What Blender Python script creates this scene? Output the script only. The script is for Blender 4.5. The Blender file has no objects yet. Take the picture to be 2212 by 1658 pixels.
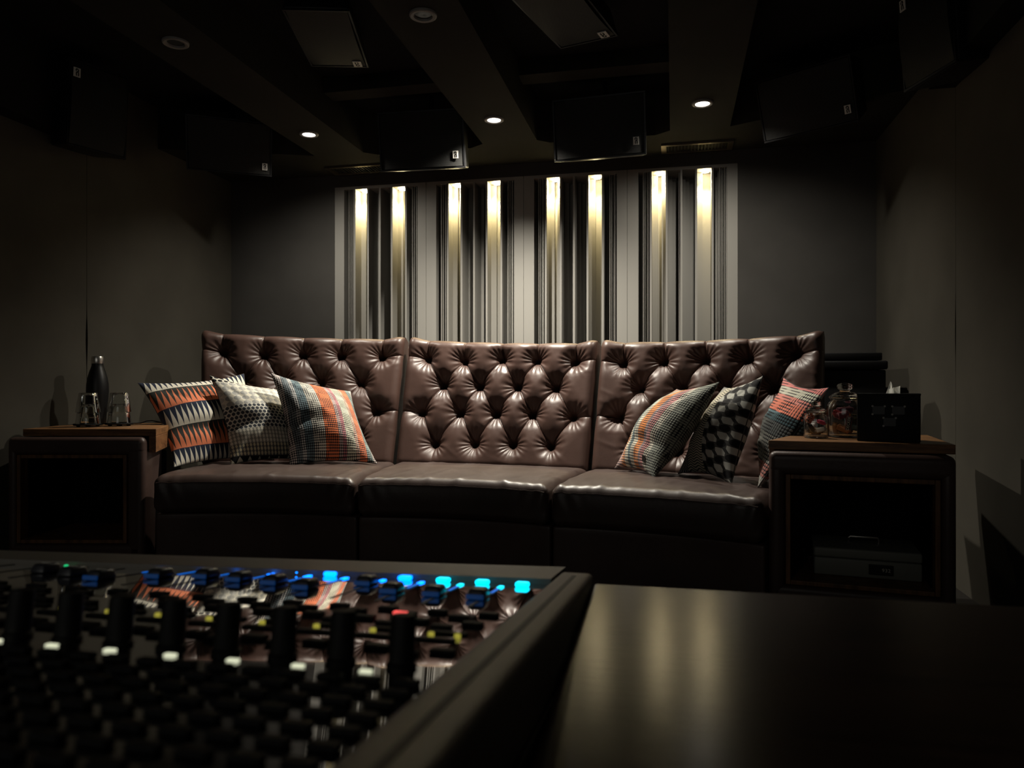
import bpy, math, random
import numpy as np
from mathutils import Vector, Matrix, Euler

# ------------------------------------------------------------------ camera, world, lights, exposure
SC = bpy.context.scene
COL = SC.collection
SC.view_settings.view_transform = 'Standard'
SC.view_settings.look = 'None'
SC.view_settings.gamma = 1.0
SC.view_settings.use_curve_mapping = False
SC.view_settings.exposure = 0.0
CAM_POS = Vector((0.0, 0.0, 0.83))
YAW = 12.3
cam = bpy.data.cameras.new('camera')
cam.sensor_width = 36.0
cam.lens = 36.0 * 1600.0 / 2212.0
cam.clip_start = 0.02
cam.dof.use_dof = True
cam.dof.focus_distance = 3.5
cam.dof.aperture_fstop = 8.5
cam_o = bpy.data.objects.new('camera', cam)
COL.objects.link(cam_o)
cam_o.location = CAM_POS
cam_o.rotation_euler = (math.radians(90.0), 0.0, math.radians(YAW))
SC.camera = cam_o

world = bpy.data.worlds.new('world')
SC.world = world
world.use_nodes = True
world.node_tree.nodes['Background'].inputs[0].default_value = (0.0, 0.0, 0.0, 1)
world.node_tree.nodes['Background'].inputs[1].default_value = 0.0

DOWN_W = 150.0          # power of each lit ceiling downlight
NICHE_W = 24.0          # power of each lamp in the lit slots
WARM = (1.0, 0.80, 0.40)
DOWN_COL = (1.0, 0.93, 0.80)

# added unseen fill light behind the camera, lifts dark seat fronts and cash box
fill_l = bpy.data.lights.new('fill_light', 'AREA')
fill_l.shape = 'RECTANGLE'; fill_l.size = 2.4; fill_l.size_y = 1.2
fill_l.energy = 4.5; fill_l.color = (1.0, 0.97, 0.88)
fill_o = bpy.data.objects.new('fill_light', fill_l)
COL.objects.link(fill_o)
fill_o.location = (-0.92, -1.44, 1.45)
fill_o.rotation_euler = (math.radians(90), 0, 0)

random.seed(7)
RNG = np.random.default_rng(5)

# ------------------------------------------------------------------ node helpers
def sock(nt, x):
    return x.s if isinstance(x, X) else x

class X:
    """a shader value; arithmetic on it makes Math nodes"""
    def __init__(self, nt, s): self.nt, self.s = nt, s
    def m(self, op, *a, clamp=False):
        n = self.nt.nodes.new('ShaderNodeMath'); n.operation = op; n.use_clamp = clamp
        for i, v in enumerate((self,) + a):
            if isinstance(v, X): self.nt.links.new(v.s, n.inputs[i])
            else: n.inputs[i].default_value = float(v)
        return X(self.nt, n.outputs[0])
    def __add__(s, o): return s.m('ADD', o)
    def __sub__(s, o): return s.m('SUBTRACT', o)
    def __mul__(s, o): return s.m('MULTIPLY', o)
    def __truediv__(s, o): return s.m('DIVIDE', o)
    __radd__ = __add__
    __rmul__ = __mul__
    def rsub(s, o): return s.m('MULTIPLY', -1.0).m('ADD', o)
    def fract(s): return s.m('FRACT')
    def floor(s): return s.m('FLOOR')
    def abs(s): return s.m('ABSOLUTE')
    def sin(s): return s.m('SINE')
    def sqrt(s): return s.m('SQRT')
    def pow(s, o): return s.m('POWER', o)
    def lt(s, o): return s.m('LESS_THAN', o)
    def gt(s, o): return s.m('GREATER_THAN', o)
    def min(s, o): return s.m('MINIMUM', o)
    def max(s, o): return s.m('MAXIMUM', o)
    def clamp(s): return s.m('ADD', 0.0, clamp=True)
    def smooth(s, a, b):
        n = s.nt.nodes.new('ShaderNodeMapRange'); n.interpolation_type = 'SMOOTHSTEP'
        s.nt.links.new(s.s, n.inputs[0]); n.inputs[1].default_value = a; n.inputs[2].default_value = b
        return X(s.nt, n.outputs[0])

def col4(c): return (c[0], c[1], c[2], 1.0)

def mixc(nt, f, a, b):
    n = nt.nodes.new('ShaderNodeMix'); n.data_type = 'RGBA'
    if isinstance(f, X): nt.links.new(f.s, n.inputs[0])
    else: n.inputs[0].default_value = f
    for i, v in ((6, a), (7, b)):
        if hasattr(v, 'links') or isinstance(v, bpy.types.NodeSocket): nt.links.new(v, n.inputs[i])
        else: n.inputs[i].default_value = col4(v)
    return n.outputs[2]

def mat(name, base=(0.5, 0.5, 0.5), rough=0.5, metal=0.0, spec=0.5, trans=0.0, ior=1.45, emit=None, estr=0.0, coat=0.0, sheen=0.0):
    m = bpy.data.materials.new(name); m.use_nodes = True
    p = m.node_tree.nodes['Principled BSDF']
    p.inputs['Base Color'].default_value = col4(base)
    p.inputs['Roughness'].default_value = rough
    p.inputs['Metallic'].default_value = metal
    p.inputs['Specular IOR Level'].default_value = spec
    p.inputs['Transmission Weight'].default_value = trans
    p.inputs['IOR'].default_value = ior
    p.inputs['Coat Weight'].default_value = coat
    p.inputs['Sheen Weight'].default_value = sheen
    if emit:
        p.inputs['Emission Color'].default_value = col4(emit)
        p.inputs['Emission Strength'].default_value = estr
    return m

def P(m): return m.node_tree.nodes['Principled BSDF']

def noise(nt, scale, detail=3.0, rough=0.5, coord='Object', scl=None):
    tc = nt.nodes.new('ShaderNodeTexCoord')
    src = tc.outputs[coord]
    if scl:
        mp = nt.nodes.new('ShaderNodeMapping'); mp.inputs['Scale'].default_value = scl
        nt.links.new(src, mp.inputs[0]); src = mp.outputs[0]
    n = nt.nodes.new('ShaderNodeTexNoise')
    n.inputs['Scale'].default_value = scale; n.inputs['Detail'].default_value = detail; n.inputs['Roughness'].default_value = rough
    nt.links.new(src, n.inputs['Vector'])
    return X(nt, n.outputs[0])

def bump(m, h, strength=0.3, dist=0.002):
    nt = m.node_tree
    b = nt.nodes.new('ShaderNodeBump'); b.inputs['Strength'].default_value = strength; b.inputs['Distance'].default_value = dist
    nt.links.new(h.s, b.inputs['Height']); nt.links.new(b.outputs[0], P(m).inputs['Normal'])

def ramp(nt, f, stops, const=False):
    r = nt.nodes.new('ShaderNodeValToRGB')
    cr = r.color_ramp
    cr.interpolation = 'CONSTANT' if const else 'LINEAR'
    while len(cr.elements) < len(stops): cr.elements.new(0.5)
    for e, (p, c) in zip(cr.elements, stops):
        e.position = p
    for e, (p, c) in zip(cr.elements, stops):
        e.color = col4(c)
    nt.links.new(f.s, r.inputs[0])
    return r.outputs[0]

def uvx(nt):
    tc = nt.nodes.new('ShaderNodeTexCoord')
    sp = nt.nodes.new('ShaderNodeSeparateXYZ')
    nt.links.new(tc.outputs['UV'], sp.inputs[0])
    return X(nt, sp.outputs[0]), X(nt, sp.outputs[1])

def setcol(m, s): m.node_tree.links.new(s, P(m).inputs['Base Color'])

# ------------------------------------------------------------------ materials
def fabric_wall(name, c):
    m = mat(name, c, 0.9, spec=0.15)
    nt = m.node_tree
    n = noise(nt, 3.0, 4); w = noise(nt, 900.0, 1)
    setcol(m, mixc(nt, n.smooth(0.3, 0.7), [v * 0.9 for v in c], [v * 1.08 for v in c]))
    bump(m, w, 0.25, 0.001)
    return m

M = {}
M['wall'] = fabric_wall('charcoal_wall_fabric', (0.068, 0.062, 0.050))
M['wall_back'] = fabric_wall('charcoal_back_wall_fabric', (0.058, 0.055, 0.051))
M['ceiling'] = fabric_wall('black_ceiling', (0.010, 0.010, 0.0105))
M['beam'] = fabric_wall('dark_grey_beam', (0.026, 0.025, 0.021))
M['floor'] = fabric_wall('dark_carpet', (0.02, 0.018, 0.016))
M['diffuser'] = mat('pale_grey_paint', (0.265, 0.256, 0.236), 0.6, spec=0.3)
M['gap'] = mat('black_gap', (0.004, 0.004, 0.004), 0.9, spec=0.1)

def leather(name, c, rough=0.36):
    m = mat(name, c, rough, spec=0.5)
    nt = m.node_tree
    n = noise(nt, 5.0, 5); g = noise(nt, 420.0, 2); w = noise(nt, 26.0, 4, 0.6)
    setcol(m, mixc(nt, n.smooth(0.25, 0.75), [v * 0.82 for v in c], [v * 1.15 for v in c]))
    nt.links.new((n * 0.18 + (rough - 0.09)).s, P(m).inputs['Roughness'])
    bump(m, g * 0.35 + w * 1.2, 0.22, 0.0022)
    return m
M['leather'] = leather('brown_leather', (0.062, 0.034, 0.027), 0.42)
M['leather_seat'] = leather('brown_leather_seat', (0.048, 0.031, 0.026), 0.40)
M['leather_dark'] = leather('dark_leather', (0.060, 0.036, 0.030), 0.42)
M['button'] = leather('leather_button', (0.05, 0.03, 0.025), 0.45)

def wood(name, a, b, rough=0.4, axis=(1.2, 14, 14), coat=0.0):
    m = mat(name, a, rough, coat=coat)
    nt = m.node_tree
    n = noise(nt, 3.2, 6, 0.62, scl=axis)
    f = noise(nt, 26.0, 3, 0.5, scl=axis)
    setcol(m, mixc(nt, (n * 0.75 + f * 0.25).smooth(0.32, 0.68), a, b))
    bump(m, f, 0.08, 0.001)
    return m
M['wood'] = wood('walnut_wood', (0.085, 0.038, 0.015), (0.32, 0.155, 0.058), 0.40)
M['wood_side'] = wood('walnut_side_wood', (0.075, 0.032, 0.013), (0.26, 0.125, 0.048), 0.42, axis=(14, 1.2, 14))
M['wood_frame'] = wood('oak_frame_wood', (0.07, 0.032, 0.013), (0.22, 0.105, 0.042), 0.5, axis=(14, 14, 1.2))
M['desk'] = wood('dark_desk_wood', (0.020, 0.010, 0.006), (0.050, 0.027, 0.016), 0.20)
M['black_paint'] = mat('black_paint', (0.006, 0.006, 0.0065), 0.55, spec=0.3)
M['niche'] = mat('black_niche', (0.004, 0.0035, 0.003), 0.8, spec=0.1)
M['speaker'] = mat('black_speaker_shell', (0.008, 0.008, 0.009), 0.42, spec=0.4)

def grille():
    m = mat('black_speaker_grille', (0.010, 0.010, 0.0095), 0.6, spec=0.35)
    nt = m.node_tree
    tc = nt.nodes.new('ShaderNodeTexCoord'); sp = nt.nodes.new('ShaderNodeSeparateXYZ')
    nt.links.new(tc.outputs['Object'], sp.inputs[0])
    x = X(nt, sp.outputs[0]) * 190.0; z = X(nt, sp.outputs[2]) * 190.0
    row = (z.floor() * 0.5).fract()
    fx = (x + row).fract() - 0.5; fz = z.fract() - 0.5
    r = (fx * fx + fz * fz).sqrt()
    hole = r.lt(0.33)
    setcol(m, mixc(nt, hole, (0.016, 0.016, 0.015), (0.001, 0.001, 0.001)))
    bump(m, hole * -1.0, 0.6, 0.002)
    return m
M['grille'] = grille()
M['badge'] = mat('pale_badge', (0.62, 0.60, 0.56), 0.35, emit=None)
M['glyph'] = mat('black_glyph', (0.004, 0.004, 0.004), 0.5)
M['steel'] = mat('brushed_steel', (0.80, 0.77, 0.72), 0.30, metal=1.0)
M['bottle'] = mat('matt_black_bottle', (0.006, 0.006, 0.0065), 0.42, spec=0.45)
M['glass'] = mat('clear_glass', (0.95, 0.97, 0.96), 0.02, trans=1.0, ior=1.46)
M['rubber'] = mat('black_rubber', (0.008, 0.008, 0.008), 0.7, spec=0.2)
M['vent'] = mat('bronze_vent_metal', (0.16, 0.13, 0.10), 0.35, metal=0.9)
M['ring'] = mat('grey_lamp_ring', (0.22, 0.21, 0.20), 0.5)
M['lamp_off'] = mat('unlit_lamp', (0.02, 0.02, 0.02), 0.2)
M['lamp_on'] = mat('lit_lamp', (1, 1, 1), 0.5, emit=(1.0, 0.97, 0.90), estr=14.0)
M['niche_lamp'] = mat('lit_slot_lamp', (1, 1, 1), 0.5, emit=(1.0, 0.84, 0.50), estr=130.0)
M['cash'] = mat('grey_enamel', (0.20, 0.205, 0.18), 0.5)
M['tissue'] = mat('white_tissue', (0.80, 0.80, 0.76), 0.9, spec=0.1)
def paper():
    m = M['tissue']; nt = m.node_tree
    tr = nt.nodes.new('ShaderNodeBsdfTranslucent'); tr.inputs[0].default_value = (0.95, 0.95, 0.90, 1)
    mx = nt.nodes.new('ShaderNodeMixShader'); mx.inputs[0].default_value = 0.72
    nt.links.new(P(m).outputs[0], mx.inputs[1]); nt.links.new(tr.outputs[0], mx.inputs[2])
    nt.links.new(mx.outputs[0], nt.nodes['Material Output'].inputs[0])
paper()
M['box_black'] = mat('black_card', (0.005, 0.0055, 0.006), 0.55, spec=0.2)
M['box_square'] = mat('dark_grey_print', (0.010, 0.0105, 0.011), 0.4)
M['dot'] = mat('pale_print_dot', (0.32, 0.32, 0.30), 0.5)
M['white_ink'] = mat('white_ink', (0.7, 0.68, 0.6), 0.6)
M['panel'] = mat('glossy_black_panel', (0.006, 0.006, 0.007), 0.035, spec=0.8, coat=1.0)
P(M['panel']).inputs['Coat IOR'].default_value = 1.65
P(M['panel']).inputs['Coat Roughness'].default_value = 0.02
M['frame'] = mat('grey_console_metal', (0.19, 0.175, 0.15), 0.5, metal=0.25, spec=0.4)
M['groove'] = mat('dark_groove', (0.02, 0.019, 0.017), 0.6)
M['key'] = mat('black_key', (0.005, 0.005, 0.005), 0.6, spec=0.2)
M['knob'] = mat('black_knob', (0.004, 0.004, 0.004), 0.6, spec=0.25)
M['cap'] = mat('black_fader_cap', (0.035, 0.036, 0.042), 0.28)
def glow(name, c, s): return mat(name, (0.02, 0.02, 0.02), 0.4, emit=c, estr=s)
M['led_blue'] = glow('blue_led', (0.0, 0.16, 1.0), 5.0)
M['led_cyan'] = glow('cyan_led', (0.0, 0.68, 1.0), 2.6)
M['led_white'] = glow('white_led', (0.80, 0.82, 0.58), 0.95)
M['led_yellow'] = glow('yellow_led', (0.85, 0.75, 0.10), 0.36)
M['led_red'] = glow('red_led', (1.0, 0.10, 0.09), 1.6)
M['led_green'] = glow('green_led', (0.02, 0.75, 0.25), 0.8)
M['slot_glow'] = glow('blue_slot_glow', (0.0, 0.20, 1.0), 0.8)
M['cap_spill'] = glow('dim_blue_cap_spill', (0.0, 0.13, 0.55), 0.10)  # emission imitating blue LED spill on the fader caps
M['slot'] = mat('dark_slot', (0.03, 0.03, 0.035), 0.5)

# ------------------------------------------------------------------ mesh helpers
class MB:
    def __init__(self): self.v, self.f, self.uv = [], [], {}
    def add(self, verts, faces, uvs=None):
        o = len(self.v)
        self.v.extend([tuple(p) for p in verts])
        self.f.extend([tuple(i + o for i in f) for f in faces])
        if uvs is not None:
            for i, t in enumerate(uvs): self.uv[o + i] = t
        return self
    def box(self, lo, hi, T=None):
        x0, y0, z0 = lo; x1, y1, z1 = hi
        vs = [(x0,y0,z0),(x1,y0,z0),(x1,y1,z0),(x0,y1,z0),(x0,y0,z1),(x1,y0,z1),(x1,y1,z1),(x0,y1,z1)]
        if T: vs = [T @ Vector(p) for p in vs]
        return self.add(vs, [(0,3,2,1),(4,5,6,7),(0,1,5,4),(1,2,6,5),(2,3,7,6),(3,0,4,7)])
    def rbox(self, lo, hi, r, k=3, T=None, nmid=1, fn=None):
        """box with rounded edges"""
        L = [hi[i] - lo[i] for i in range(3)]
        r = min(r, min(L) * 0.499)
        ax = []
        for l in L:
            t = [r * (1 - math.cos(math.pi / 2 * i / k)) for i in range(k + 1)]
            mid = [r + (l - 2 * r) * (i + 1) / (nmid + 1) for i in range(nmid)] if nmid else []
            ax.append(t + mid + [l - q for q in reversed(t)])
        n = [len(a) for a in ax]
        idx, vs, fs = {}, [], []
        def vid(i, j, q):
            key = (i, j, q)
            if key not in idx:
                p = [ax[0][i], ax[1][j], ax[2][q]]
                c = [min(max(p[d], r), L[d] - r) for d in range(3)]
                dv = [p[d] - c[d] for d in range(3)]
                ln = math.sqrt(sum(a * a for a in dv))
                if ln > 1e-9: p = [c[d] + dv[d] / ln * r for d in range(3)]
                p = [p[d] + lo[d] for d in range(3)]
                if fn: p = fn(p)
                idx[key] = len(vs); vs.append(p)
            return idx[key]
        a, b, c = n[0] - 1, n[1] - 1, n[2] - 1
        for i in range(a):
            for j in range(b):
                fs.append((vid(i,j,0), vid(i,j+1,0), vid(i+1,j+1,0), vid(i+1,j,0)))
                fs.append((vid(i,j,c), vid(i+1,j,c), vid(i+1,j+1,c), vid(i,j+1,c)))
        for i in range(a):
            for q in range(c):
                fs.append((vid(i,0,q), vid(i+1,0,q), vid(i+1,0,q+1), vid(i,0,q+1)))
                fs.append((vid(i,b,q), vid(i,b,q+1), vid(i+1,b,q+1), vid(i+1,b,q)))
        for j in range(b):
            for q in range(c):
                fs.append((vid(0,j,q), vid(0,j,q+1), vid(0,j+1,q+1), vid(0,j+1,q)))
                fs.append((vid(a,j,q), vid(a,j+1,q), vid(a,j+1,q+1), vid(a,j,q+1)))
        if T: vs = [T @ Vector(p) for p in vs]
        return self.add(vs, fs)
    def lathe(self, prof, n=32, c=(0, 0, 0), T=None, rib=0, ribamp=0.0, ribz=None, close=True):
        vs, fs = [], []
        for (r, z) in prof:
            for i in range(n):
                a = 2 * math.pi * i / n
                rr = r
                if rib and (ribz is None or ribz[0] <= z <= ribz[1]): rr = r + ribamp * abs(math.sin(a * rib / 2)) - ribamp
                vs.append((c[0] + rr * math.cos(a), c[1] + rr * math.sin(a), c[2] + z))
        for k in range(len(prof) - 1):
            for i in range(n):
                j = (i + 1) % n
                fs.append((k*n+i, k*n+j, (k+1)*n+j, (k+1)*n+i))
        if close:
            fs.append(tuple(reversed(range(n))))
            fs.append(tuple(range((len(prof)-1)*n, len(prof)*n)))
        if T: vs = [T @ Vector(p) for p in vs]
        return self.add(vs, fs)
    def tube(self, pts, r, n=8):
        pts = [Vector(p) for p in pts]
        vs, fs = [], []
        for k, p in enumerate(pts):
            d = (pts[min(k+1, len(pts)-1)] - pts[max(k-1, 0)]).normalized()
            a = d.cross(Vector((0, 0, 1)))
            if a.length < 1e-4: a = d.cross(Vector((1, 0, 0)))
            a.normalize(); b = d.cross(a)
            for i in range(n):
                t = 2 * math.pi * i / n
                vs.append(p + a * (r * math.cos(t)) + b * (r * math.sin(t)))
        for k in range(len(pts) - 1):
            for i in range(n):
                j = (i + 1) % n
                fs.append((k*n+i, k*n+j, (k+1)*n+j, (k+1)*n+i))
        fs.append(tuple(reversed(range(n)))); fs.append(tuple(range((len(pts)-1)*n, len(pts)*n)))
        return self.add(vs, fs)
    def prism(self, poly, z0, z1, T=None):
        n = len(poly)
        vs = [(x, y, z0) for x, y in poly] + [(x, y, z1) for x, y in poly]
        fs = [tuple(reversed(range(n))), tuple(range(n, 2*n))]
        for i in range(n):
            j = (i + 1) % n
            fs.append((i, j, n + j, n + i))
        if T: vs = [T @ Vector(p) for p in vs]
        return self.add(vs, fs)
    def build(self, name, material, parent=None, origin=None, smooth=False, sharp=40):
        me = bpy.data.meshes.new(name)
        v = self.v
        if origin is not None:
            v = [(p[0]-origin[0], p[1]-origin[1], p[2]-origin[2]) for p in v]
        me.from_pydata(v, [], self.f)
        if self.uv:
            ul = me.uv_layers.new(name='UVMap')
            li = np.empty(len(me.loops), dtype=np.int32); me.loops.foreach_get('vertex_index', li)
            arr = np.array([self.uv.get(int(i), (0, 0)) for i in li], dtype=np.float32)
            ul.data.foreach_set('uv', arr.ravel())
        me.validate()
        if smooth:
            me.polygons.foreach_set('use_smooth', [True] * len(me.polygons))
            if sharp: me.set_sharp_from_angle(angle=math.radians(sharp))
        me.materials.append(material)
        o = bpy.data.objects.new(name, me)
        COL.objects.link(o)
        if parent is not None: o.parent = parent
        elif origin is not None: o.location = origin
        return o

def tag(o, label, cat, group=None):
    o['label'] = label; o['category'] = cat
    if group: o['group'] = group
    return o

def thing(name, label, cat, loc=(0, 0, 0), rot=(0, 0, 0), group=None):
    o = bpy.data.objects.new(name, None)
    o.empty_display_size = 0.05
    COL.objects.link(o)
    o.location = loc; o.rotation_euler = rot
    return tag(o, label, cat, group)

def struct(name, mb, m, **k):
    o = mb.build(name, m, **k); o['kind'] = 'structure'
    return o

def copy_thing(src, loc, rot=None, label=None, name=None):
    r = src.copy(); COL.objects.link(r); r.location = loc
    if rot is not None: r.rotation_euler = rot
    if label: r['label'] = label
    for ch in list(src.children):
        c = ch.copy(); COL.objects.link(c); c.parent = r
        for g in list(ch.children):
            d = g.copy(); COL.objects.link(d); d.parent = c
    return r

def letters(name, text, size, ext, material, parent, loc, rot):
    cu = bpy.data.curves.new(name, 'FONT'); cu.body = text; cu.size = size; cu.align_x = 'CENTER'; cu.align_y = 'CENTER'; cu.extrude = ext
    tmp = bpy.data.objects.new(name, cu); COL.objects.link(tmp)
    bpy.context.view_layer.update()
    me = bpy.data.meshes.new_from_object(tmp.evaluated_get(bpy.context.evaluated_depsgraph_get()))
    bpy.data.objects.remove(tmp)
    me.materials.clear(); me.materials.append(material)
    o = bpy.data.objects.new(name, me); COL.objects.link(o); o.parent = parent
    o.location = loc; o.rotation_euler = rot
    return o

def RZ(a): return Matrix.Rotation(a, 4, 'Z')

# ------------------------------------------------------------------ room
WL, WR, WB, WF = -2.961, 1.125, 4.55, -1.5
ZS, ZC, ZB = 2.2116, 2.45, 2.04          # soffit and beams, recess, side bulkheads
struct('floor', MB().box((WL-0.2, WF-0.2, -0.1), (WR+0.2, WB+0.5, 0.0)), M['floor'])
struct('ceiling', MB().box((WL-0.2, WF-0.2, ZC), (WR+0.2, WB+0.5, ZC+0.1)), M['ceiling'])

def side_wall(name, x, sgn, seam, zc, amp):
    """two stretched fabric panels with a thin seam that gapes a little part-way up"""
    mb = MB()
    zs = [0, 0.3, 0.6, 0.75, 0.85] + [0.9 + 0.04 * i for i in range(14)] + [1.5, 1.8, 2.1, ZC]
    def g(z): return 0.0012 + amp * math.exp(-((z - zc) / 0.11) ** 2)
    for k in range(len(zs) - 1):
        for (ya, yb) in (((WF, WF), (seam - g(zs[k]), seam - g(zs[k+1]))), ((seam + g(zs[k]), seam + g(zs[k+1])), (WB + 0.3, WB + 0.3))):
            z0, z1 = zs[k], zs[k+1]
            a0, a1 = ya; b0, b1 = yb
            xo = x + sgn * 0.03
            vs = [(x,a0,z0),(x,b0,z0),(x,b1,z1),(x,a1,z1),(xo,a0,z0),(xo,b0,z0),(xo,b1,z1),(xo,a1,z1)]
            fs = [(0,1,2,3),(1,5,6,2),(0,3,7,4)]
            if sgn < 0: fs = [tuple(reversed(f)) for f in fs]
            mb.add(vs, fs)
    w = struct(name, mb, M['wall'])
    bk = MB().box((min(x+sgn*0.03, x+sgn*0.13), WF, 0), (max(x+sgn*0.03, x+sgn*0.13), WB+0.3, ZC)).build('seam_backing', M['gap'], w)
    return w
side_wall('wall_left', WL, -1, 3.27, 1.06, 0.006)
side_wall('wall_right', WR, 1, 3.34, 1.05, 0.0045)
struct('wall_front', MB().box((WL-0.2, WF-0.1, 0), (WR+0.2, WF, ZC)), M['wall'])
# rear wall around the opening that holds the diffuser
DX0, DX1, DZ0, DZ1 = -2.1955, 0.3705, 0.10, 2.131
struct('wall_back_left', MB().box((WL, WB, 0), (DX0, WB+0.3, ZC)), M['wall_back'])
struct('wall_back_right', MB().box((DX1, WB, 0), (WR, WB+0.3, ZC)), M['wall_back'])
struct('wall_back_top', MB().box((DX0, WB, DZ1), (DX1, WB+0.3, ZC)), M['wall_back'])
struct('wall_back_bottom', MB().box((DX0, WB, 0), (DX1, WB+0.3, DZ0)), M['wall_back'])
struct('wall_back', MB().box((DX0, WB+0.27, DZ0), (DX1, WB+0.3, DZ1)), M['wall_back'])
# lengthwise beams that carry the downlights
BX = (-1.967, -0.915, 0.139)
for i, x in enumerate(BX):
    struct('trim_%d' % (i + 1), MB().box((x-0.158, WF, ZS), (x+0.158, 4.13, ZC)), M['beam'])
struct('trim_4', MB().prism([(WL, 3.81), (-2.125, 4.13), (-1.809, 4.13), (-1.74, 4.19), (-1.16, 4.19), (-1.073, 4.13), (-0.757, 4.13), (-0.69, 4.19), (-0.10, 4.19), (-0.019, 4.13), (0.297, 4.13), (WR, 3.77), (WR, WB), (WL, WB)], ZS, ZC), M['beam'])
struct('trim_5', MB().box((WL, WF, ZB), (WL+0.10, 3.27, ZC)), M['ceiling'])
struct('trim_6', MB().box((WR-0.10, WF, ZB), (WR, 3.34, ZC)), M['ceiling'])
for i, (a, b) in enumerate(((-1.81, -1.07), (-0.757, -0.02))):
    struct('trim_%d' % (7 + i), MB().box((a, 3.62, 2.37), (b, 3.74, ZC)), M['beam'])

# ------------------------------------------------------------------ diffuser wall: four modules of stepped wells
def module(x0, x1, n1, n2, label):
    """n1, n2 = x ranges of the two lit slots"""
    root = thing('acoustic_diffuser', label, 'acoustic panel', ((x0+x1)/2, WB, DZ0), group='slotted diffuser panels on the back wall')
    W = x1 - x0
    steps = []            # (xa, xb, depth)
    def fins(a, b, k, d):
        w = (b - a) / (2 * k)
        for i in range(k):
            steps.append((a + 2*i*w, a + (2*i+1.15)*w, d)); steps.append((a + (2*i+1.15)*w, a + (2*i+2)*w, 0.012 + 0.012*(i % 3)))
    a1, b1 = n1; a2, b2 = n2
    L = a1 - x0; R = x1 - b2; C = a2 - b1
    s = 0.012
    # left half panel, deep groove, thin fins
    steps.append((x0, x0+L*0.45, 0.0)); steps.append((x0+L*0.45, x0+L*0.60, 0.14)); fins(x0+L*0.60, a1-s, 5, 0.13); steps.append((a1-s, a1, 0.0))
    dn = 0.13
    steps.append((a1, a1+(b1-a1)*0.42, dn-0.035)); steps.append((a1+(b1-a1)*0.42, a1+(b1-a1)*0.7, dn)); steps.append((a1+(b1-a1)*0.7, b1, dn-0.06))
    steps.append((b1, b1+s, 0.0))
    m = (b1 + a2) / 2
    q = (m - s/2) - (b1 + s)
    steps.append((b1+s, b1+s+q*0.36, 0.15)); steps.append((b1+s+q*0.36, b1+s+q*0.7, 0.19)); steps.append((b1+s+q*0.7, b1+s+q*0.88, 0.24)); steps.append((b1+s+q*0.88, m-s/2, 0.05))
    steps.append((m-s/2, m+s/2, 0.0))
    steps.append((m+s/2, m+s/2+q*0.28, 0.16)); steps.append((m+s/2+q*0.28, m+s/2+q*0.6, 0.20)); steps.append((m+s/2+q*0.6, a2-s, 0.24))
    steps.append((a2-s, a2, 0.0))
    steps.append((a2, a2+(b2-a2)*0.42, dn-0.03)); steps.append((a2+(b2-a2)*0.42, b2, dn))
    steps.append((b2, b2+s, 0.0))
    steps.append((b2+s, b2+s+(R-s)*0.2, 0.15)); fins(b2+s+(R-s)*0.2, b2+s+(R-s)*0.56, 5, 0.08); steps.append((b2+s+(R-s)*0.56, x1, 0.0))
    o = (root.location.x, WB, DZ0)
    mb = MB()
    H0, H1, top = DZ0, DZ1 - 0.018, DZ1
    # front and side faces of every step
    for i, (a, b, d) in enumerate(steps):
        y = WB + d
        mb.add([(a,y,H0),(b,y,H0),(b,y,H1),(a,y,H1)], [(0,1,2,3)])
        if i + 1 < len(steps):
            y2 = WB + steps[i+1][2]
            if abs(y2 - y) > 1e-6: mb.add([(b,y,H0),(b,y2,H0),(b,y2,H1),(b,y,H1)], [(0,1,2,3)])
    for a, b, d in ((x0, x0, 0), (x1, x1, 0)):
        mb.add([(a,WB,H0),(a,WB+0.262,H0),(a,WB+0.262,top),(a,WB,top)], [(0,1,2,3)])
    mb.box((x0+0.001, WB, H1), (x1-0.001, WB+0.262, top))
    mb.box((x0+0.001, WB+0.25, H0), (x1-0.001, WB+0.262, H1))
    mb.build('panel', M['diffuser'], root, origin=o)
    # thin seam in the middle of the flat strip at the right
    for (a, b) in (n1, n2):
        cx = (a + b) / 2
        l = MB().lathe([(0.001, 0.004), (0.017, 0.004), (0.02, 0.0), (0.02, -0.004), (0.001, -0.004)], 20, (cx+0.008, WB+0.05, H1-0.006)).build('slot_lamp', M['niche_lamp'], root, origin=o, smooth=True)
        ld = bpy.data.lights.new('slot_lamp_light', 'SPOT')
        ld.energy = NICHE_W; ld.color = WARM; ld.spot_size = math.radians(110); ld.spot_blend = 1.0; ld.shadow_soft_size = 0.014
        lo = bpy.data.objects.new('slot_lamp_light', ld); COL.objects.link(lo)
        lo.location = (cx + 0.008, WB + 0.05, H1 - 0.03)
    return root
DXS = [DX0, -1.56, -0.918, -0.275, DX1]
DN = [((-2.048, -1.966), (-1.789, -1.703)), ((-1.408, -1.328), (-1.151, -1.067)), ((-0.771, -0.689), (-0.511, -0.429)), ((-0.128, -0.046), (0.138, 0.221))]
DL = ['slotted pale diffuser panel at the far left end of the back wall row',
      'slotted pale diffuser panel behind the seam of left and middle sofa backs',
      'slotted pale diffuser panel above the right half of the middle sofa back',
      'slotted pale diffuser panel nearest the right-hand dark wall']
for k in range(4):
    module(DXS[k] + 0.001, DXS[k+1] - 0.001, DN[k][0], DN[k][1], DL[k])

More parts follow.
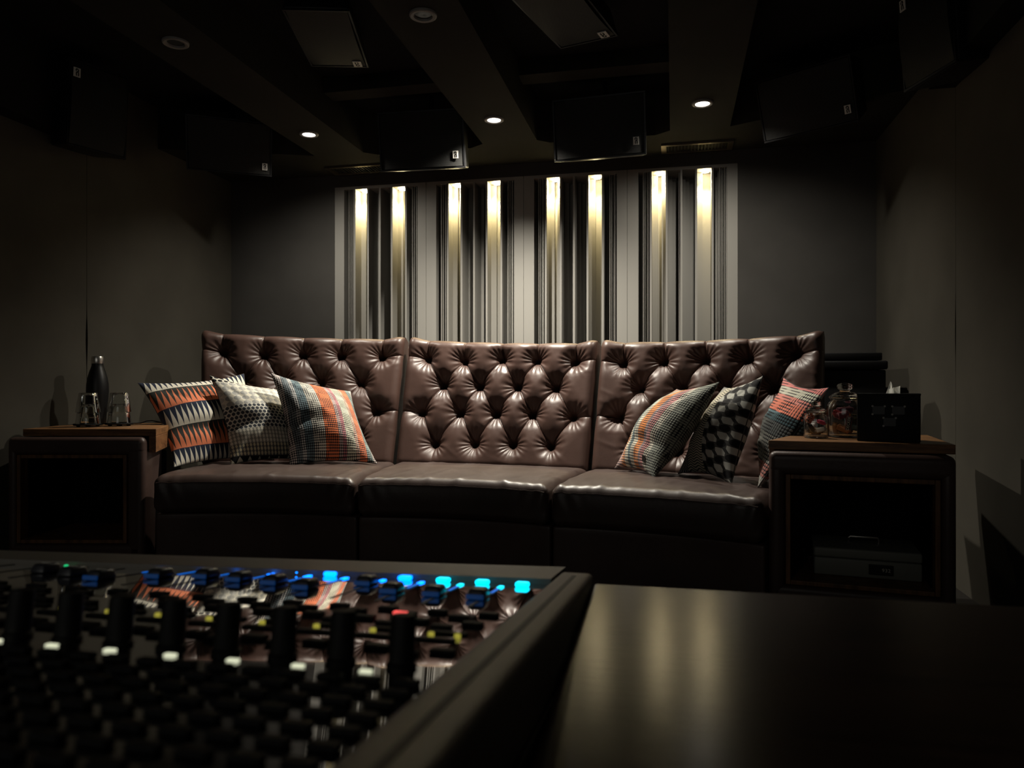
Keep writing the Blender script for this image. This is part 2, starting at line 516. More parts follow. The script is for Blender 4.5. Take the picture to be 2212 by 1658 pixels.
# ------------------------------------------------------------------ downlights
def downlight(loc, lit, label, k=1.0, cone=142, tilt=0.0):
    t = thing('ceiling_downlight', label, 'ceiling light', loc, group='recessed downlights in the ceiling beams')
    MB().lathe([(0.033, 0.004), (0.036, -0.004), (0.046, -0.006), (0.051, -0.003), (0.052, 0.004)], 36, close=False).build('trim_ring', M['ring'], t, smooth=True)
    if lit:
        MB().lathe([(0.001, -0.001), (0.033, -0.001), (0.033, 0.003), (0.001, 0.003)], 28).build('lamp', M['lamp_on'], t)
        ld = bpy.data.lights.new('downlight_beam', 'SPOT')
        ld.energy = DOWN_W*k; ld.color = DOWN_COL; ld.spot_size = math.radians(cone); ld.spot_blend = 1.0; ld.shadow_soft_size = 0.02
        lo = bpy.data.objects.new('downlight_beam', ld); COL.objects.link(lo)
        lo.location = (loc[0], loc[1], loc[2] - 0.008)
        lo.rotation_euler = (math.radians(tilt), 0, 0)
    else:
        MB().lathe([(0.001, 0.003), (0.012, 0.0015), (0.033, 0.003), (0.033, 0.0035), (0.001, 0.0035)], 28).build('lamp', M['lamp_off'], t, smooth=True)
    return t
downlight((BX[0], 3.757, ZS-0.004), True, 'lit downlight above the left cushions, lowest in the photo', 0.50, 146, 14)
downlight((BX[1], 3.757, ZS-0.004), True, 'lit downlight in the middle ceiling beam above the sofa', 1.85, 138)
downlight((BX[2], 3.757, ZS-0.004), True, 'lit downlight nearest the slatted vent at right', 0.50, 146, 14)
downlight((BX[1], 2.636, ZS-0.004), False, 'unlit downlight with grey ring in the middle beam, between hanging speakers')
downlight((BX[0], 2.636, ZS-0.004), False, 'unlit downlight far left, only a tiny glint showing')

# ------------------------------------------------------------------ ceiling vents
def vent(x0, x1, y0, y1, label):
    t = thing('air_vent', label, 'air vent', ((x0+x1)/2, (y0+y1)/2, ZS), group='slatted air vents above the diffuser')
    w, d = (x1-x0)/2, (y1-y0)/2
    f = MB()
    f.box((-w, -d, -0.012), (w, -d+0.022, 0.0)); f.box((-w, d-0.022, -0.012), (w, d, 0.0))
    f.box((-w, -d+0.022, -0.012), (-w+0.03, d-0.022, 0.0)); f.box((w-0.03, -d+0.022, -0.012), (w, d-0.022, 0.0))
    f.build('frame', M['vent'], t)
    s = MB()
    n = 18
    for i in range(n):
        x = -w + 0.03 + (2*w-0.06) * (i + 0.5) / n
        s.box((x-0.0035, -d+0.022, -0.009), (x+0.0035, d-0.022, -0.001))
    s.build('slats', M['black_paint'], t)
vent(-2.17, -1.76, 4.35, 4.51, 'slatted air vent in the ceiling at the left end of the diffuser')
vent(-0.07, 0.334, 4.35, 4.51, 'slatted air vent with bright metal edge, right end of the diffuser')

# ------------------------------------------------------------------ loudspeakers
def badge(root, x, z, y, flip=False, s=1.0):
    s *= 1.25
    b = MB()
    b.box((x-0.0115*s, y-0.003, z-0.0155*s), (x+0.0115*s, y+0.001, z+0.0155*s))
    bo = b.build('badge', M['badge'], root)
    g = MB()
    def stroke(pts, w):
        pts = [((px-0.5)*0.023*s, (pz-0.5)*0.031*s) for px, pz in pts]
        if flip: pts = [(-a, -c) for a, c in pts]
        for (a, c), (a2, c2) in zip(pts, pts[1:]):
            dx, dz = a2-a, c2-c; l = math.hypot(dx, dz) or 1
            nx, nz = -dz/l*w, dx/l*w; ex, ez = dx/l*w*0.6, dz/l*w*0.6
            g.add([(x+a-nx-ex, y-0.0036, z+c-nz-ez), (x+a2-nx+ex, y-0.0036, z+c2-nz+ez), (x+a2+nx+ex, y-0.0036, z+c2+nz+ez), (x+a+nx-ex, y-0.0036, z+c+nz-ez)], [(0,1,2,3)])
    stroke([(0.36,0.64),(0.32,0.76),(0.42,0.86),(0.58,0.84),(0.68,0.72),(0.64,0.6),(0.42,0.48),(0.38,0.34),(0.42,0.14)], 0.0018*s)
    stroke([(0.66,0.50),(0.70,0.34),(0.70,0.14)], 0.0018*s)
    g.build('badge_emblem', M['glyph'], bo)

def speaker(loc, target, label, w, h, d, bx, bz, roll=0.0, euler=None, flip=False, stem=None, loop=False, bs=1.0):
    if euler is None:
        v = (Vector(target) - Vector(loc)).normalized()
        q = v.to_track_quat('-Y', 'Z')
        if roll: q = q @ Euler((0, roll, 0)).to_quaternion()
        euler = q.to_euler()
    t = thing('loudspeaker', label, 'loudspeaker', loc, euler, group='black loudspeakers hung from the ceiling')
    def taper(p):
        k = 1.0 - 0.16 * max(0.0, p[1]) / d
        return [p[0] * k, p[1], p[2] * k]
    MB().rbox((-w/2, 0, -h/2), (w/2, d, h/2), 0.012, 3, nmid=1, fn=taper).build('cabinet', M['speaker'], t, smooth=True)
    # curved perforated grille inside a thin rim
    n, mm = 16, 10
    vs, fs = [], []
    for i in range(n+1):
        for j in range(mm+1):
            x = (-1 + 2*i/n); z = (-1 + 2*j/mm)
            y = -0.006 - 0.016 * (1 - x*x) if w >= h else -0.006 - 0.016 * (1 - z*z)
            vs.append((x*(w/2-0.012), y, z*(h/2-0.012)))
    for i in range(n):
        for j in range(mm):
            a = i*(mm+1)+j
            fs.append((a, a+mm+1, a+mm+2, a+1))
    g = MB(); g.add(vs, fs)
    # skirt back to the cabinet
    ring = [i*(mm+1) for i in range(n+1)] + [n*(mm+1)+j for j in range(1, mm+1)] + [i*(mm+1)+mm for i in range(n-1, -1, -1)] + [j for j in range(mm-1, 0, -1)]
    k0 = len(g.v)
    for r_ in ring:
        p = g.v[r_]; g.v.append((p[0], 0.0, p[2]))
    for a in range(len(ring)):
        b = (a+1) % len(ring)
        g.f.append((ring[a], k0+a, k0+b, ring[b]))
    g.build('grille', M['grille'], t, smooth=True)
    rim = MB()
    e = 0.010
    for (x0, x1, z0, z1) in ((-w/2, w/2, -h/2, -h/2+e), (-w/2, w/2, h/2-e, h/2), (-w/2, -w/2+e, -h/2+e, h/2-e), (w/2-e, w/2, -h/2+e, h/2-e)):
        rim.box((x0+0.001, -0.009, z0+0.001), (x1-0.001, 0.002, z1-0.001))
    rim.build('rim', M['speaker'], t)
    xx = 2*bx/w if w >= h else 2*bz/h
    badge(t, bx, bz, -0.006 - 0.016*(1-xx*xx) - 0.004, flip, bs)
    if loop:
        MB().tube([(0.04, 0.05, -h/2), (0.045, 0.05, -h/2-0.03), (0.06, 0.052, -h/2-0.055), (0.085, 0.055, -h/2-0.06), (0.098, 0.058, -h/2-0.035), (0.10, 0.06, -h/2)], 0.004, 8).build('cable_loop', M['rubber'], t, smooth=True)
    # bracket to the ceiling
    Minv = (Matrix.Translation(loc) @ Euler(euler).to_matrix().to_4x4()).inverted()
    back = Vector((0, d*0.8, 0))
    wp = (Matrix.Translation(loc) @ Euler(euler).to_matrix().to_4x4()) @ back
    if stem: topw = Vector(stem)
    else: topw = Vector((wp.x, wp.y, ZC-0.002))
    br = MB().tube([back, Minv @ ((wp+topw)/2), Minv @ topw], 0.014, 10)
    br.build('bracket', M['black_paint'], t, smooth=True)
    return t

LIS = (-0.92, 1.3, 1.0)
speaker((-2.745, 3.10, 2.165), (-0.3, 2.2, 2.0), 'black speaker on the left wall side, badge near its top left corner', 0.29, 0.41, 0.24, -0.112, 0.14, bs=1.1)
speaker((-2.47, 3.78, 2.185), LIS, 'black speaker in the rear left corner of the room', 0.46, 0.30, 0.24, 0.19, -0.095)
speaker((-1.335, 3.82, 2.15), (-1.22, 1.3, 1.7), 'black speaker over the lit slots, lit along its underside', 0.48, 0.31, 0.25, 0.19, -0.085)
speaker((-0.375, 3.82, 2.15), (-0.55, 1.3, 1.7), 'black speaker over the right half of the diffuser beside the vent', 0.48, 0.31, 0.25, 0.19, -0.085)
speaker((0.62, 3.78, 2.19), LIS, 'black speaker in the rear right corner, tilted with lower edge sloping', 0.46, 0.30, 0.24, 0.19, -0.085)
speaker((0.94, 3.08, 2.195), (-1.5, 2.2, 2.0), 'black speaker on the right wall side, highest in the photo', 0.29, 0.41, 0.24, -0.10, 0.12, bs=1.1)
def overhead(c, ang, label, loop):
    # face looks straight down, slightly towards the listening position
    R = RZ(ang) @ Matrix.Rotation(math.radians(-78), 4, 'X')
    # local -Y must point down: rotate -Y to -Z (X rotation of +90 maps -Y to -Z)
    R = RZ(ang) @ Matrix.Rotation(math.radians(90), 4, 'X')
    return speaker(c, None, label, 0.27, 0.53, 0.10, 0.09, -0.205, euler=R.to_euler(), flip=True, loop=loop, bs=1.35, stem=(c[0], c[1], ZC-0.002))
overhead((-1.465, 2.98, 2.33), math.radians(15), 'black hanging speaker facing down, left of the unlit ceiling ring', False)
overhead((-0.43, 2.98, 2.33), math.radians(-15), 'black hanging speaker facing down, cable loop below its rear edge', True)

# ------------------------------------------------------------------ sofa
SOFA_O = (-0.92, 3.2, 0.0)
sofa = thing('tufted_sofa', 'long curved brown leather sofa with deep buttoned back in three sections', 'sofa', SOFA_O)
def lerp(a, b, t): return a + (b - a) * t

def seg_dist(px, pz, a, b):
    ax, az = a; bx, bz = b
    dx, dz = bx-ax, bz-az
    L2 = dx*dx + dz*dz
    t = np.clip(((px-ax)*dx + (pz-az)*dz) / L2, 0, 1)
    return np.hypot(px-ax-t*dx, pz-az-t*dz), t

def backrest(B0, B1, T0, T1, sag, seed, outer=None):
    B0, B1, T0, T1 = [np.array(p, float) for p in (B0, B1, T0, T1)]
    W = np.linalg.norm(B1-B0); H = np.linalg.norm((T0+T1)/2 - (B0+B1)/2)
    nrm = np.cross((B1+T1)-(B0+T0), (T0+T1)-(B0+B1)); nrm /= np.linalg.norm(nrm)
    if nrm[1] > 0: nrm = -nrm
    rng = np.random.default_rng(seed)
    # sample positions, denser near the borders
    def samp(L, n, r):
        e = r * (1 - np.cos(np.linspace(0, np.pi/2, 12)))
        return np.concatenate([e, np.linspace(r, L-r, n)[1:-1], L - e[::-1]])
    rs = 0.045
    xs = samp(W, 330, rs); zs = samp(H, 230, 0.05)
    GX, GZ = np.meshgrid(xs, zs, indexing='ij')
    rows = {1: (0.845*H, [0.105, 0.305, 0.5, 0.695, 0.895]), 2: (0.635*H, [0.2, 0.4, 0.6, 0.8]), 3: (0.415*H, [0.105, 0.305, 0.5, 0.695, 0.895]), 4: (0.175*H, [0.2, 0.4, 0.6, 0.8])}
    pts = {r: [(u*W + rng.normal(0, .004), z + rng.normal(0, .004)) for u in us] for r, (z, us) in rows.items()}
    segs = []        # (a, b, kind)
    for r in (1, 2, 3):
        for i, p in enumerate(pts[r]):
            for q in pts[r+1]:
                if abs(p[0]-q[0]) < 0.14*W: segs.append((p, q, 0))
    for p in pts[1]: segs.append((p, (p[0], H+0.03), 1))
    for p in pts[4]: segs.append((p, (p[0], -0.03), 2))
    for r in (1, 3):
        segs.append((pts[r][0], (-0.03, pts[r][0][1]+0.005), 3)); segs.append((pts[r][4], (W+0.03, pts[r][4][1]+0.005), 3))
    hmax, dm = 0.046, 0.095
    f = np.ones_like(GX)
    crease = np.zeros_like(GX)
    for a, b, k in segs:
        d, t = seg_dist(GX, GZ, a, b)
        if k == 0:
            ln = 0.95 - 0.28*np.sin(np.pi*t)**0.8          # pleats run shallower between two buttons
        elif k == 1: ln = 0.75*(1-t)**0.8 + 0.22
        elif k == 2: ln = 0.45*(1-t)**1.5
        else: ln = 0.6*(1-t) + 0.22
        q = np.clip(d/dm, 0, 1)
        prof = np.sin(q*np.pi/2)**0.8
        f *= 1 - ln*(1-prof)*0.80
        crease += ln*0.009*np.exp(-(d/0.0035)**2)
    h = -hmax*(1-f) - crease
    allp = [p for r in pts for p in pts[r]]
    for (bx, bz) in allp:
        dx, dz = GX-bx, GZ-bz
        r = np.hypot(dx, dz); th = np.arctan2(dz, dx)
        h -= 0.030*np.exp(-(r/0.019)**2) + 0.008*np.exp(-(r/0.045)**2)
        # gathered folds fanning out from each button
        k = rng.integers(13, 17); ph = rng.uniform(0, 6.28)
        h += 0.0019*np.sin(k*th+ph+2.0*np.sin(3*th+ph))*np.exp(-((r-0.045)/0.035)**2)*np.clip(r/0.02, 0, 1)
    for _ in range(26):
        cx, cz = rng.uniform(0, W), rng.uniform(0, H); a = rng.uniform(-0.6, 0.6); s = rng.uniform(0.03, 0.07)
        u = (GX-cx)*math.cos(a)+(GZ-cz)*math.sin(a); v = -(GX-cx)*math.sin(a)+(GZ-cz)*math.cos(a)
        h += 0.0014*np.exp(-(u/s)**2-(v/0.012)**2)
    # rolled borders
    def roll(d, r):
        q = np.clip(d, 0, r)
        return r - np.sqrt(np.maximum(r*r-(r-q)**2, 0))
    h -= roll(np.minimum(GX, W-GX), rs) + roll(H-GZ, 0.05)*1.0 + roll(GZ, 0.03)*0.6
    U = GX/W; V = GZ/H
    base = (B0[None,None]*(1-U)[...,None]*(1-V)[...,None] + B1[None,None]*U[...,None]*(1-V)[...,None] + T0[None,None]*(1-U)[...,None]*V[...,None] + T1[None,None]*U[...,None]*V[...,None])
    back = np.array([0, 1, 0.0])
    hv = nrm.copy(); hv[2] = 0; hv /= np.linalg.norm(hv)
    base = base + (-hv)[None,None]*(sag*4*U*(1-U))[...,None]
    # the top edge is pulled up into small ears at both ends
    ear = 0.016*(np.exp(-(GX/0.07)**2)+np.exp(-((W-GX)/0.07)**2)) - 0.008*np.sin(np.pi*U)
    base[...,2] += ear*V**6
    pos = base + nrm[None,None]*h[...,None]
    n1, n2 = pos.shape[:2]
    vs = pos.reshape(-1, 3).tolist()
    I = np.arange(n1*n2).reshape(n1, n2)
    fs = np.stack([I[:-1,:-1], I[1:,:-1], I[1:,1:], I[:-1,1:]], -1).reshape(-1, 4).tolist()
    # body behind: sides, top and rear
    TH = 0.15
    rear = pos - nrm[None,None]*0
    ring = [(i, 0) for i in range(n1)] + [(n1-1, j) for j in range(1, n2)] + [(i, n2-1) for i in range(n1-2, -1, -1)] + [(0, j) for j in range(n2-2, 0, -1)]
    depths = [0.02, 0.06, TH-0.03, TH-0.008, TH]
    ins = [0.0, 0.0, 0.0, 0.006, 0.022]
    prev = [int(I[a]) for a in ring]
    cen = base.mean((0, 1))
    for d, ii in zip(depths, ins):
        cur = []
        for a in ring:
            p0 = base[a] - nrm*(d + rs)
            dv = cen - base[a]; dv = dv - nrm*np.dot(dv, nrm); dv /= np.linalg.norm(dv)
            cur.append(len(vs)); vs.append((p0 + dv*ii).tolist())
        for k in range(len(ring)):
            k2 = (k+1) % len(ring)
            fs.append([prev[k], cur[k], cur[k2], prev[k2]])
        prev = cur
    fs.append(list(prev))
    mb = MB(); mb.add(vs, fs)
    o = mb.build('backrest', M['leather'], sofa, origin=SOFA_O, smooth=True, sharp=75)
    # buttons
    for (bx, bz) in allp:
        i = int(np.argmin(abs(xs-bx))); j = int(np.argmin(abs(zs-bz)))
        c = Vector(pos[i, j]); n = Vector(nrm)
        T = Matrix.Translation(c - n*0.001) @ n.to_track_quat('Z', 'Y').to_matrix().to_4x4()
        MB().lathe([(0.001, 0.0065), (0.005, 0.006), (0.0085, 0.0035), (0.0095, 0.0), (0.009, -0.004)], 14, T=T).build('button', M['button'], o, origin=SOFA_O, smooth=True)
    return o

ZBK = 0.405
backrest((-2.500, 3.540, ZBK), (-1.468, 3.72, ZBK), (-2.622, 3.71, 1.135), (-1.468, 3.90, 1.092), 0.02, 1)
backrest((-1.459, 3.72, ZBK), (-0.414, 3.626, ZBK), (-1.448, 3.90, 1.092), (-0.388, 3.81, 1.056), 0.045, 2)
backrest((-0.405, 3.626, ZBK), (0.623, 3.393, ZBK), (-0.370, 3.81, 1.056), (0.659, 3.56, 1.072), 0.02, 3)

# dark frame behind the three backs closes the gaps between them
bf = MB()
pl = [(-2.44, 3.70), (-1.47, 3.87), (-0.41, 3.78), (0.60, 3.54)]
for (a, b) in zip(pl, pl[1:]):
    d = Vector((b[0]-a[0], b[1]-a[1], 0)).normalized(); n_ = Vector((-d.y, d.x, 0))
    def bfn(p, a=a, d=d, n_=n_): q = Vector((a[0], a[1], 0)) + d*p[0] + n_*(p[1] + 0.135*p[2]); return [q.x, q.y, p[2]]
    L_ = math.hypot(b[0]-a[0], b[1]-a[1])
    bf.rbox((0, 0.09, 0.03), (L_, 0.13, 1.045), 0.01, 2, fn=bfn)
bf.build('back_frame', M['leather_dark'], sofa, origin=SOFA_O)

def seat(FL, FR, BL, BR, sag, seed):
    rng = np.random.default_rng(seed)
    FL, FR, BL, BR = [Vector((p[0], p[1], 0)) for p in (FL, FR, BL, BR)]
    W = (FR-FL).length; D = (BL-FL).length; Hh = 0.158
    z0 = 0.272
    wr = [(rng.uniform(0, 1), rng.uniform(0, 1), rng.uniform(-0.5, 0.5), rng.uniform(0.04, 0.12), rng.uniform(0.5, 1)) for _ in range(110)]
    def fn(p):
        u, v, w = p[0]/W, p[1]/D, p[2]/Hh
        a = FL.lerp(FR, u); b = BL.lerp(BR, u)
        fwd = (b-a).normalized()
        a = a + fwd*(sag*4*u*(1-u))
        q = a.lerp(b, v)
        z = z0 + p[2]
        puff = 4*u*(1-u)
        top = max(0.0, w-0.5)*2
        z += top*(0.020*(puff**0.5)*math.sin(math.pi*min(1, v*0.9+0.1)) - 0.018*v)
        # front face bellies out a little, bottom sits lower towards the middle
        if v < 0.3:
            q = q - fwd*0.014*math.sin(math.pi*w)*puff**0.5*(1-v/0.3)
        for (cu, cv, an, s, am) in wr:
            du, dv = (u-cu)*W, (v-cv)*D
            x = du*math.cos(an)+dv*math.sin(an); y = -du*math.sin(an)+dv*math.cos(an)
            z += top*0.0030*am*math.exp(-(y/s)**2-(x/0.014)**2)
        # pulls at the front corners
        for cu in (0, 1):
            dd = abs(u-cu)*W
            if dd < 0.16 and v < 0.35:
                z += 0.003*math.sin(dd*120+6*v+w*3)*(1-dd/0.16)*(1-v/0.35)
                q = q - fwd*0.003*math.sin(dd*95+w*7)*(1-dd/0.16)*(1-v/0.35)
        return [q.x, q.y, z]
    mb = MB(); mb.rbox((0, 0, 0), (W, D, Hh), 0.036, 7, nmid=64, fn=fn)
    o = mb.build('seat_cushion', M['leather_seat'], sofa, origin=SOFA_O, smooth=True, sharp=80)
    pts = []
    for i in range(49):
        u = 0.02 + 0.96*i/48
        p = fn([u*W, 0.004, Hh-0.026]); pts.append((p[0], p[1], p[2]))
    MB().tube(pts, 0.0035, 6).build('piping', M['leather_seat'], o, origin=SOFA_O, smooth=True)
    return o
S1 = ((-2.186, 2.772), (-1.309, 2.896), (-2.44, 3.60), (-1.464, 3.78))
S2 = ((-1.301, 2.896), (-0.480, 2.862), (-1.454, 3.80), (-0.41, 3.70))
S3 = ((-0.472, 2.862), (0.300, 2.676), (-0.40, 3.69), (0.53, 3.45))
seat(*S1, 0.05, 11); seat(*S2, 0.055, 12); seat(*S3, 0.03, 13)
def base(S):
    FL, FR, BL, BR = [Vector((p[0], p[1], 0)) for p in S]
    W = (FR-FL).length; D = (BL-FL).length
    def fn(p):
        u, v = p[0]/W, p[1]/D
        a = FL.lerp(FR, u); b = BL.lerp(BR, u); f = (b-a).normalized()
        q = (a + f*(0.04+0.05*4*u*(1-u))).lerp(b - f*0.02, v)
        return [q.x, q.y, p[2]]
    MB().rbox((0, 0, 0.0), (W, D, 0.268), 0.012, 3, nmid=14, fn=fn).build('base_panel', M['leather_dark'], sofa, origin=SOFA_O, smooth=True)
base(S1); base(S2); base(S3)

# ------------------------------------------------------------------ leather side cabinets with wooden tops
def cabinet(loc, ang, label, x0, x1, ox0, ox1, oz0, oz1, wx0, wx1, wd, depth, fall, shear):
    t = thing('side_cabinet', label, 'side table', (loc[0], loc[1], 0.0), (0, 0, ang), group='leather side tables at the sofa ends')
    r = 0.024
    yf = -0.045
    def sh(p):
        # the side that meets the sofa follows the sofa's curved plan
        y = max(0.0, p[1])
        t_ = (p[0]-x0)/(x1-x0)
        if fall < 0: t_ = 1-t_
        return [p[0] + shear*y*max(0.0, min(1.0, t_)), p[1], p[2]]
    b = MB()
    b.rbox((x0, yf, 0.02), (ox0-0.016, depth, 0.594), r, 5, nmid=4, fn=sh)
    b.rbox((ox1+0.016, yf, 0.02), (x1, depth, 0.594), r, 5, nmid=4, fn=sh)
    b.rbox((x0, yf-0.001, oz1+0.014), (x1, depth, 0.595), r, 5, nmid=6, fn=sh)
    b.rbox((x0+0.001, yf, 0.0), (x1-0.001, depth, oz0-0.016), r, 5, nmid=4, fn=sh)
    b.build('leather_body', M['leather_dark'], t, smooth=True, sharp=60)
    f = MB(); e = 0.016
    for lo, hi in (((ox0-e, yf+0.004, oz0-e), (ox0, yf+0.06, oz1+e)), ((ox1, yf+0.004, oz0-e), (ox1+e, yf+0.06, oz1+e)),
                   ((ox0, yf+0.004, oz1), (ox1, yf+0.06, oz1+e)), ((ox0, yf+0.004, oz0-e), (ox1, depth-0.06, oz0))):
        f.rbox(lo, hi, 0.003, 2, fn=sh)
    f.build('niche_frame', M['wood_frame'], t)
    n = MB()
    n.box((ox0-0.004, yf+0.06, oz0-0.002), (ox0+0.004, depth-0.06, oz1)); n.box((ox1-0.004, yf+0.06, oz0-0.002), (ox1+0.004, depth-0.06, oz1))
    n.box((ox0, yf+0.06, oz1-0.004), (ox1, depth-0.06, oz1+0.004)); n.box((ox0, depth-0.07, oz0), (ox1, depth-0.06, oz1))
    n.build('niche_lining', M['niche'], t)
    w = MB()
    w.rbox((wx0, 0.0, 0.598), (wx1, wd, 0.630), 0.003, 2, fn=sh)
    w.build('wooden_top', M['wood'], t)
    if fall == 1:
        MB().rbox((wx1-0.034, 0.004, 0.525), (wx1-0.001, wd-0.02, 0.5985), 0.003, 2, fn=sh).build('wooden_side', M['wood_side'], t)
    if fall == -1:
        MB().rbox((wx0+0.001, 0.004, 0.53), (wx0+0.02, wd-0.02, 0.5985), 0.003, 2, fn=sh).build('wooden_side', M['wood_side'], t)
    return t
CL = ((-2.545, 2.82), math.radians(12.1))
CR = ((0.6175, 2.73), math.radians(-7.9))
cabinet(CL[0], CL[1], 'leather side table with wooden top left of the sofa, its niche empty', -0.335, 0.268, -0.277, 0.175, 0.145, 0.503, -0.293, 0.302, 0.50, 0.42, 1, -0.29)
cabinet(CR[0], CR[1], 'leather side table right of the sofa with a cash box in its niche', -0.288, 0.288, -0.217, 0.226, 0.150, 0.50, -0.290, 0.292, 0.50, 0.44, -1, 0.26)
def onL(x, y, z=0.0): p = RZ(CL[1]) @ Vector((x, y, 0)); return (CL[0][0]+p.x, CL[0][1]+p.y, z)
def onR(x, y, z=0.0): p = RZ(CR[1]) @ Vector((x, y, 0)); return (CR[0][0]+p.x, CR[0][1]+p.y, z)

# ------------------------------------------------------------------ cushions
def cushion_mesh(c4, thick, seed, n=84, wr=0.009, pinch=0.115):
    TL, TR, BL, BR = [np.array(p, float) for p in c4]
    rng = np.random.default_rng(seed)
    a = np.sin(np.linspace(-np.pi/2, np.pi/2, n)); A, B = np.meshgrid(a, a, indexing='ij')
    A2 = A*(1-pinch*(1-B*B)); B2 = B*(1-pinch*(1-A*A))
    U, V = (A2+1)/2, (B2+1)/2
    base = TL*((1-U)*V)[...,None] + TR*(U*V)[...,None] + BL*((1-U)*(1-V))[...,None] + BR*(U*(1-V))[...,None]
    nrm = np.cross((TR+BR)-(TL+BL), (TL+TR)-(BL+BR)); nrm /= np.linalg.norm(nrm)
    env = (np.clip(1-A*A, 0, 1)*np.clip(1-B*B, 0, 1))
    h = thick*(0.72*env**0.42 + 0.72*env**1.1)
    w = np.zeros_like(h)
    for _ in range(10):
        cu, cv = rng.uniform(-0.8, 0.8, 2); an = rng.uniform(0, np.pi); s = rng.uniform(0.2, 0.5)
        x = (A-cu)*np.cos(an)+(B-cv)*np.sin(an); y = -(A-cu)*np.sin(an)+(B-cv)*np.cos(an)
        w += rng.uniform(-1, 1)*np.exp(-(x/s)**2-(y/0.10)**2)
    # creases that run in from the corners
    for sx in (-1, 1):
        for sy in (-1, 1):
            d = np.abs((A-sx)-(B-sy)*sx*sy)
            rr = np.hypot(A-sx, B-sy)
            w -= 0.9*np.exp(-(d/0.09)**2)*np.exp(-((rr-0.55)/0.35)**2)
    h1 = h + wr*w*env**0.5
    return base, nrm, h1, h, U, V, n
def cushion(name, label, c4, thick, material, seed, tagpos=None, dent=None, **k):
    base, nrm, hf, hb, U, V, n = cushion_mesh(c4, thick, seed, **k)
    if nrm[1] > 0: nrm = -nrm
    if dent is not None:
        for (u, v, su, sv, dp) in dent:
            hf = hf - dp*np.exp(-((U-u)/su)**2-((V-v)/sv)**2)
    o = base.mean((0, 1)); o = (float(o[0]), float(o[1]), float(base[...,2].min()))
    root = thing(name, label, 'cushion', o, group='patterned cushions on the sofa')
    mb = MB()
    I = np.arange(n*n).reshape(n, n)
    fs = np.stack([I[:-1,:-1], I[1:,:-1], I[1:,1:], I[:-1,1:]], -1).reshape(-1, 4)
    uv = np.stack([U, V], -1).reshape(-1, 2).tolist()
    front = (base + nrm*hf[...,None]).reshape(-1, 3)
    mb.add(front.tolist(), fs.tolist(), uv)
    mb.add((base - nrm*hb[...,None]*0.85).reshape(-1, 3).tolist(), fs[:, ::-1].tolist(), uv)
    mb.build('cover', material, root, origin=o, smooth=True, sharp=None)
    # sewn edge
    ring = [(i, 0) for i in range(0, n, 3)] + [(n-1, j) for j in range(0, n, 3)] + [(i, n-1) for i in range(n-1, -1, -3)] + [(0, j) for j in range(n-1, -1, -3)]
    MB().tube([tuple(base[a]) for a in ring], 0.0022, 5).build('seam', M['seam'], root, origin=o, smooth=True)
    if tagpos:
        u, v = tagpos
        i = int(np.argmin(abs(U[:, n//2]-u))); j = int(np.argmin(abs(V[n//2, :]-v)))
        def p(di, dj): q = front.reshape(n, n, 3)[i+di, j+dj] + nrm*0.003; return tuple(q)
        mb = MB(); mb.add([p(0,0), p(4,0), p(4,5), p(0,5)], [(0,1,2,3)])
        q2 = [tuple(np.array(x)-nrm*0.0016) for x in mb.v]
        mb.add(q2, [(3,2,1,0)])
        mb.build('cloth_label', M['glyph'], root, origin=o)
    return root
M['seam'] = mat('dark_seam_thread', (0.05, 0.05, 0.05), 0.9)

def fab(name):
    m = mat(name, (0.5, 0.5, 0.5), 0.85, spec=0.2, sheen=0.1)
    return m, m.node_tree
CREAM, NAVY = (0.72, 0.68, 0.57), (0.020, 0.027, 0.052)
ORANGE, DGREY = (0.72, 0.215, 0.105), (0.035, 0.038, 0.034)

def mat_wedge():
    m, nt = fab('wedge_stripe_fabric'); u, v = uvx(nt)
    edges = [0.0, 0.17, 0.40, 0.62, 0.85, 1.0]
    cols = [(CREAM, NAVY), (ORANGE, DGREY), (CREAM, NAVY), (ORANGE, DGREY), (CREAM, NAVY)]
    tri = ((u*22.0).fract()-0.5).abs()*2.0
    c = None
    for i in range(5):
        lv = ((v-edges[i])*(1.0/(edges[i+1]-edges[i]))).clamp()
        dark = tri.lt(lv*1.02)
        ci = mixc(nt, dark, cols[i][0], cols[i][1])
        c = ci if c is None else mixc(nt, v.gt(edges[i]), c, ci)
    setcol(m, c)
    n = noise(nt, 30.0, 3); bump(m, n, 0.12, 0.004)
    return m

def leaf(nt, u, v, cols, rows, fat=0.44, off=0.5):
    r = v*rows; row = r.floor()
    x = (u*cols + row*off).fract() - 0.5
    y = r.fract()
    w = (y*2.0-1.0); w = (w*w).rsub(1.0).max(0.0)*fat
    lop = (y.rsub(1.0))*0.25
    return (x+lop*0.0).abs().lt(w), x, y

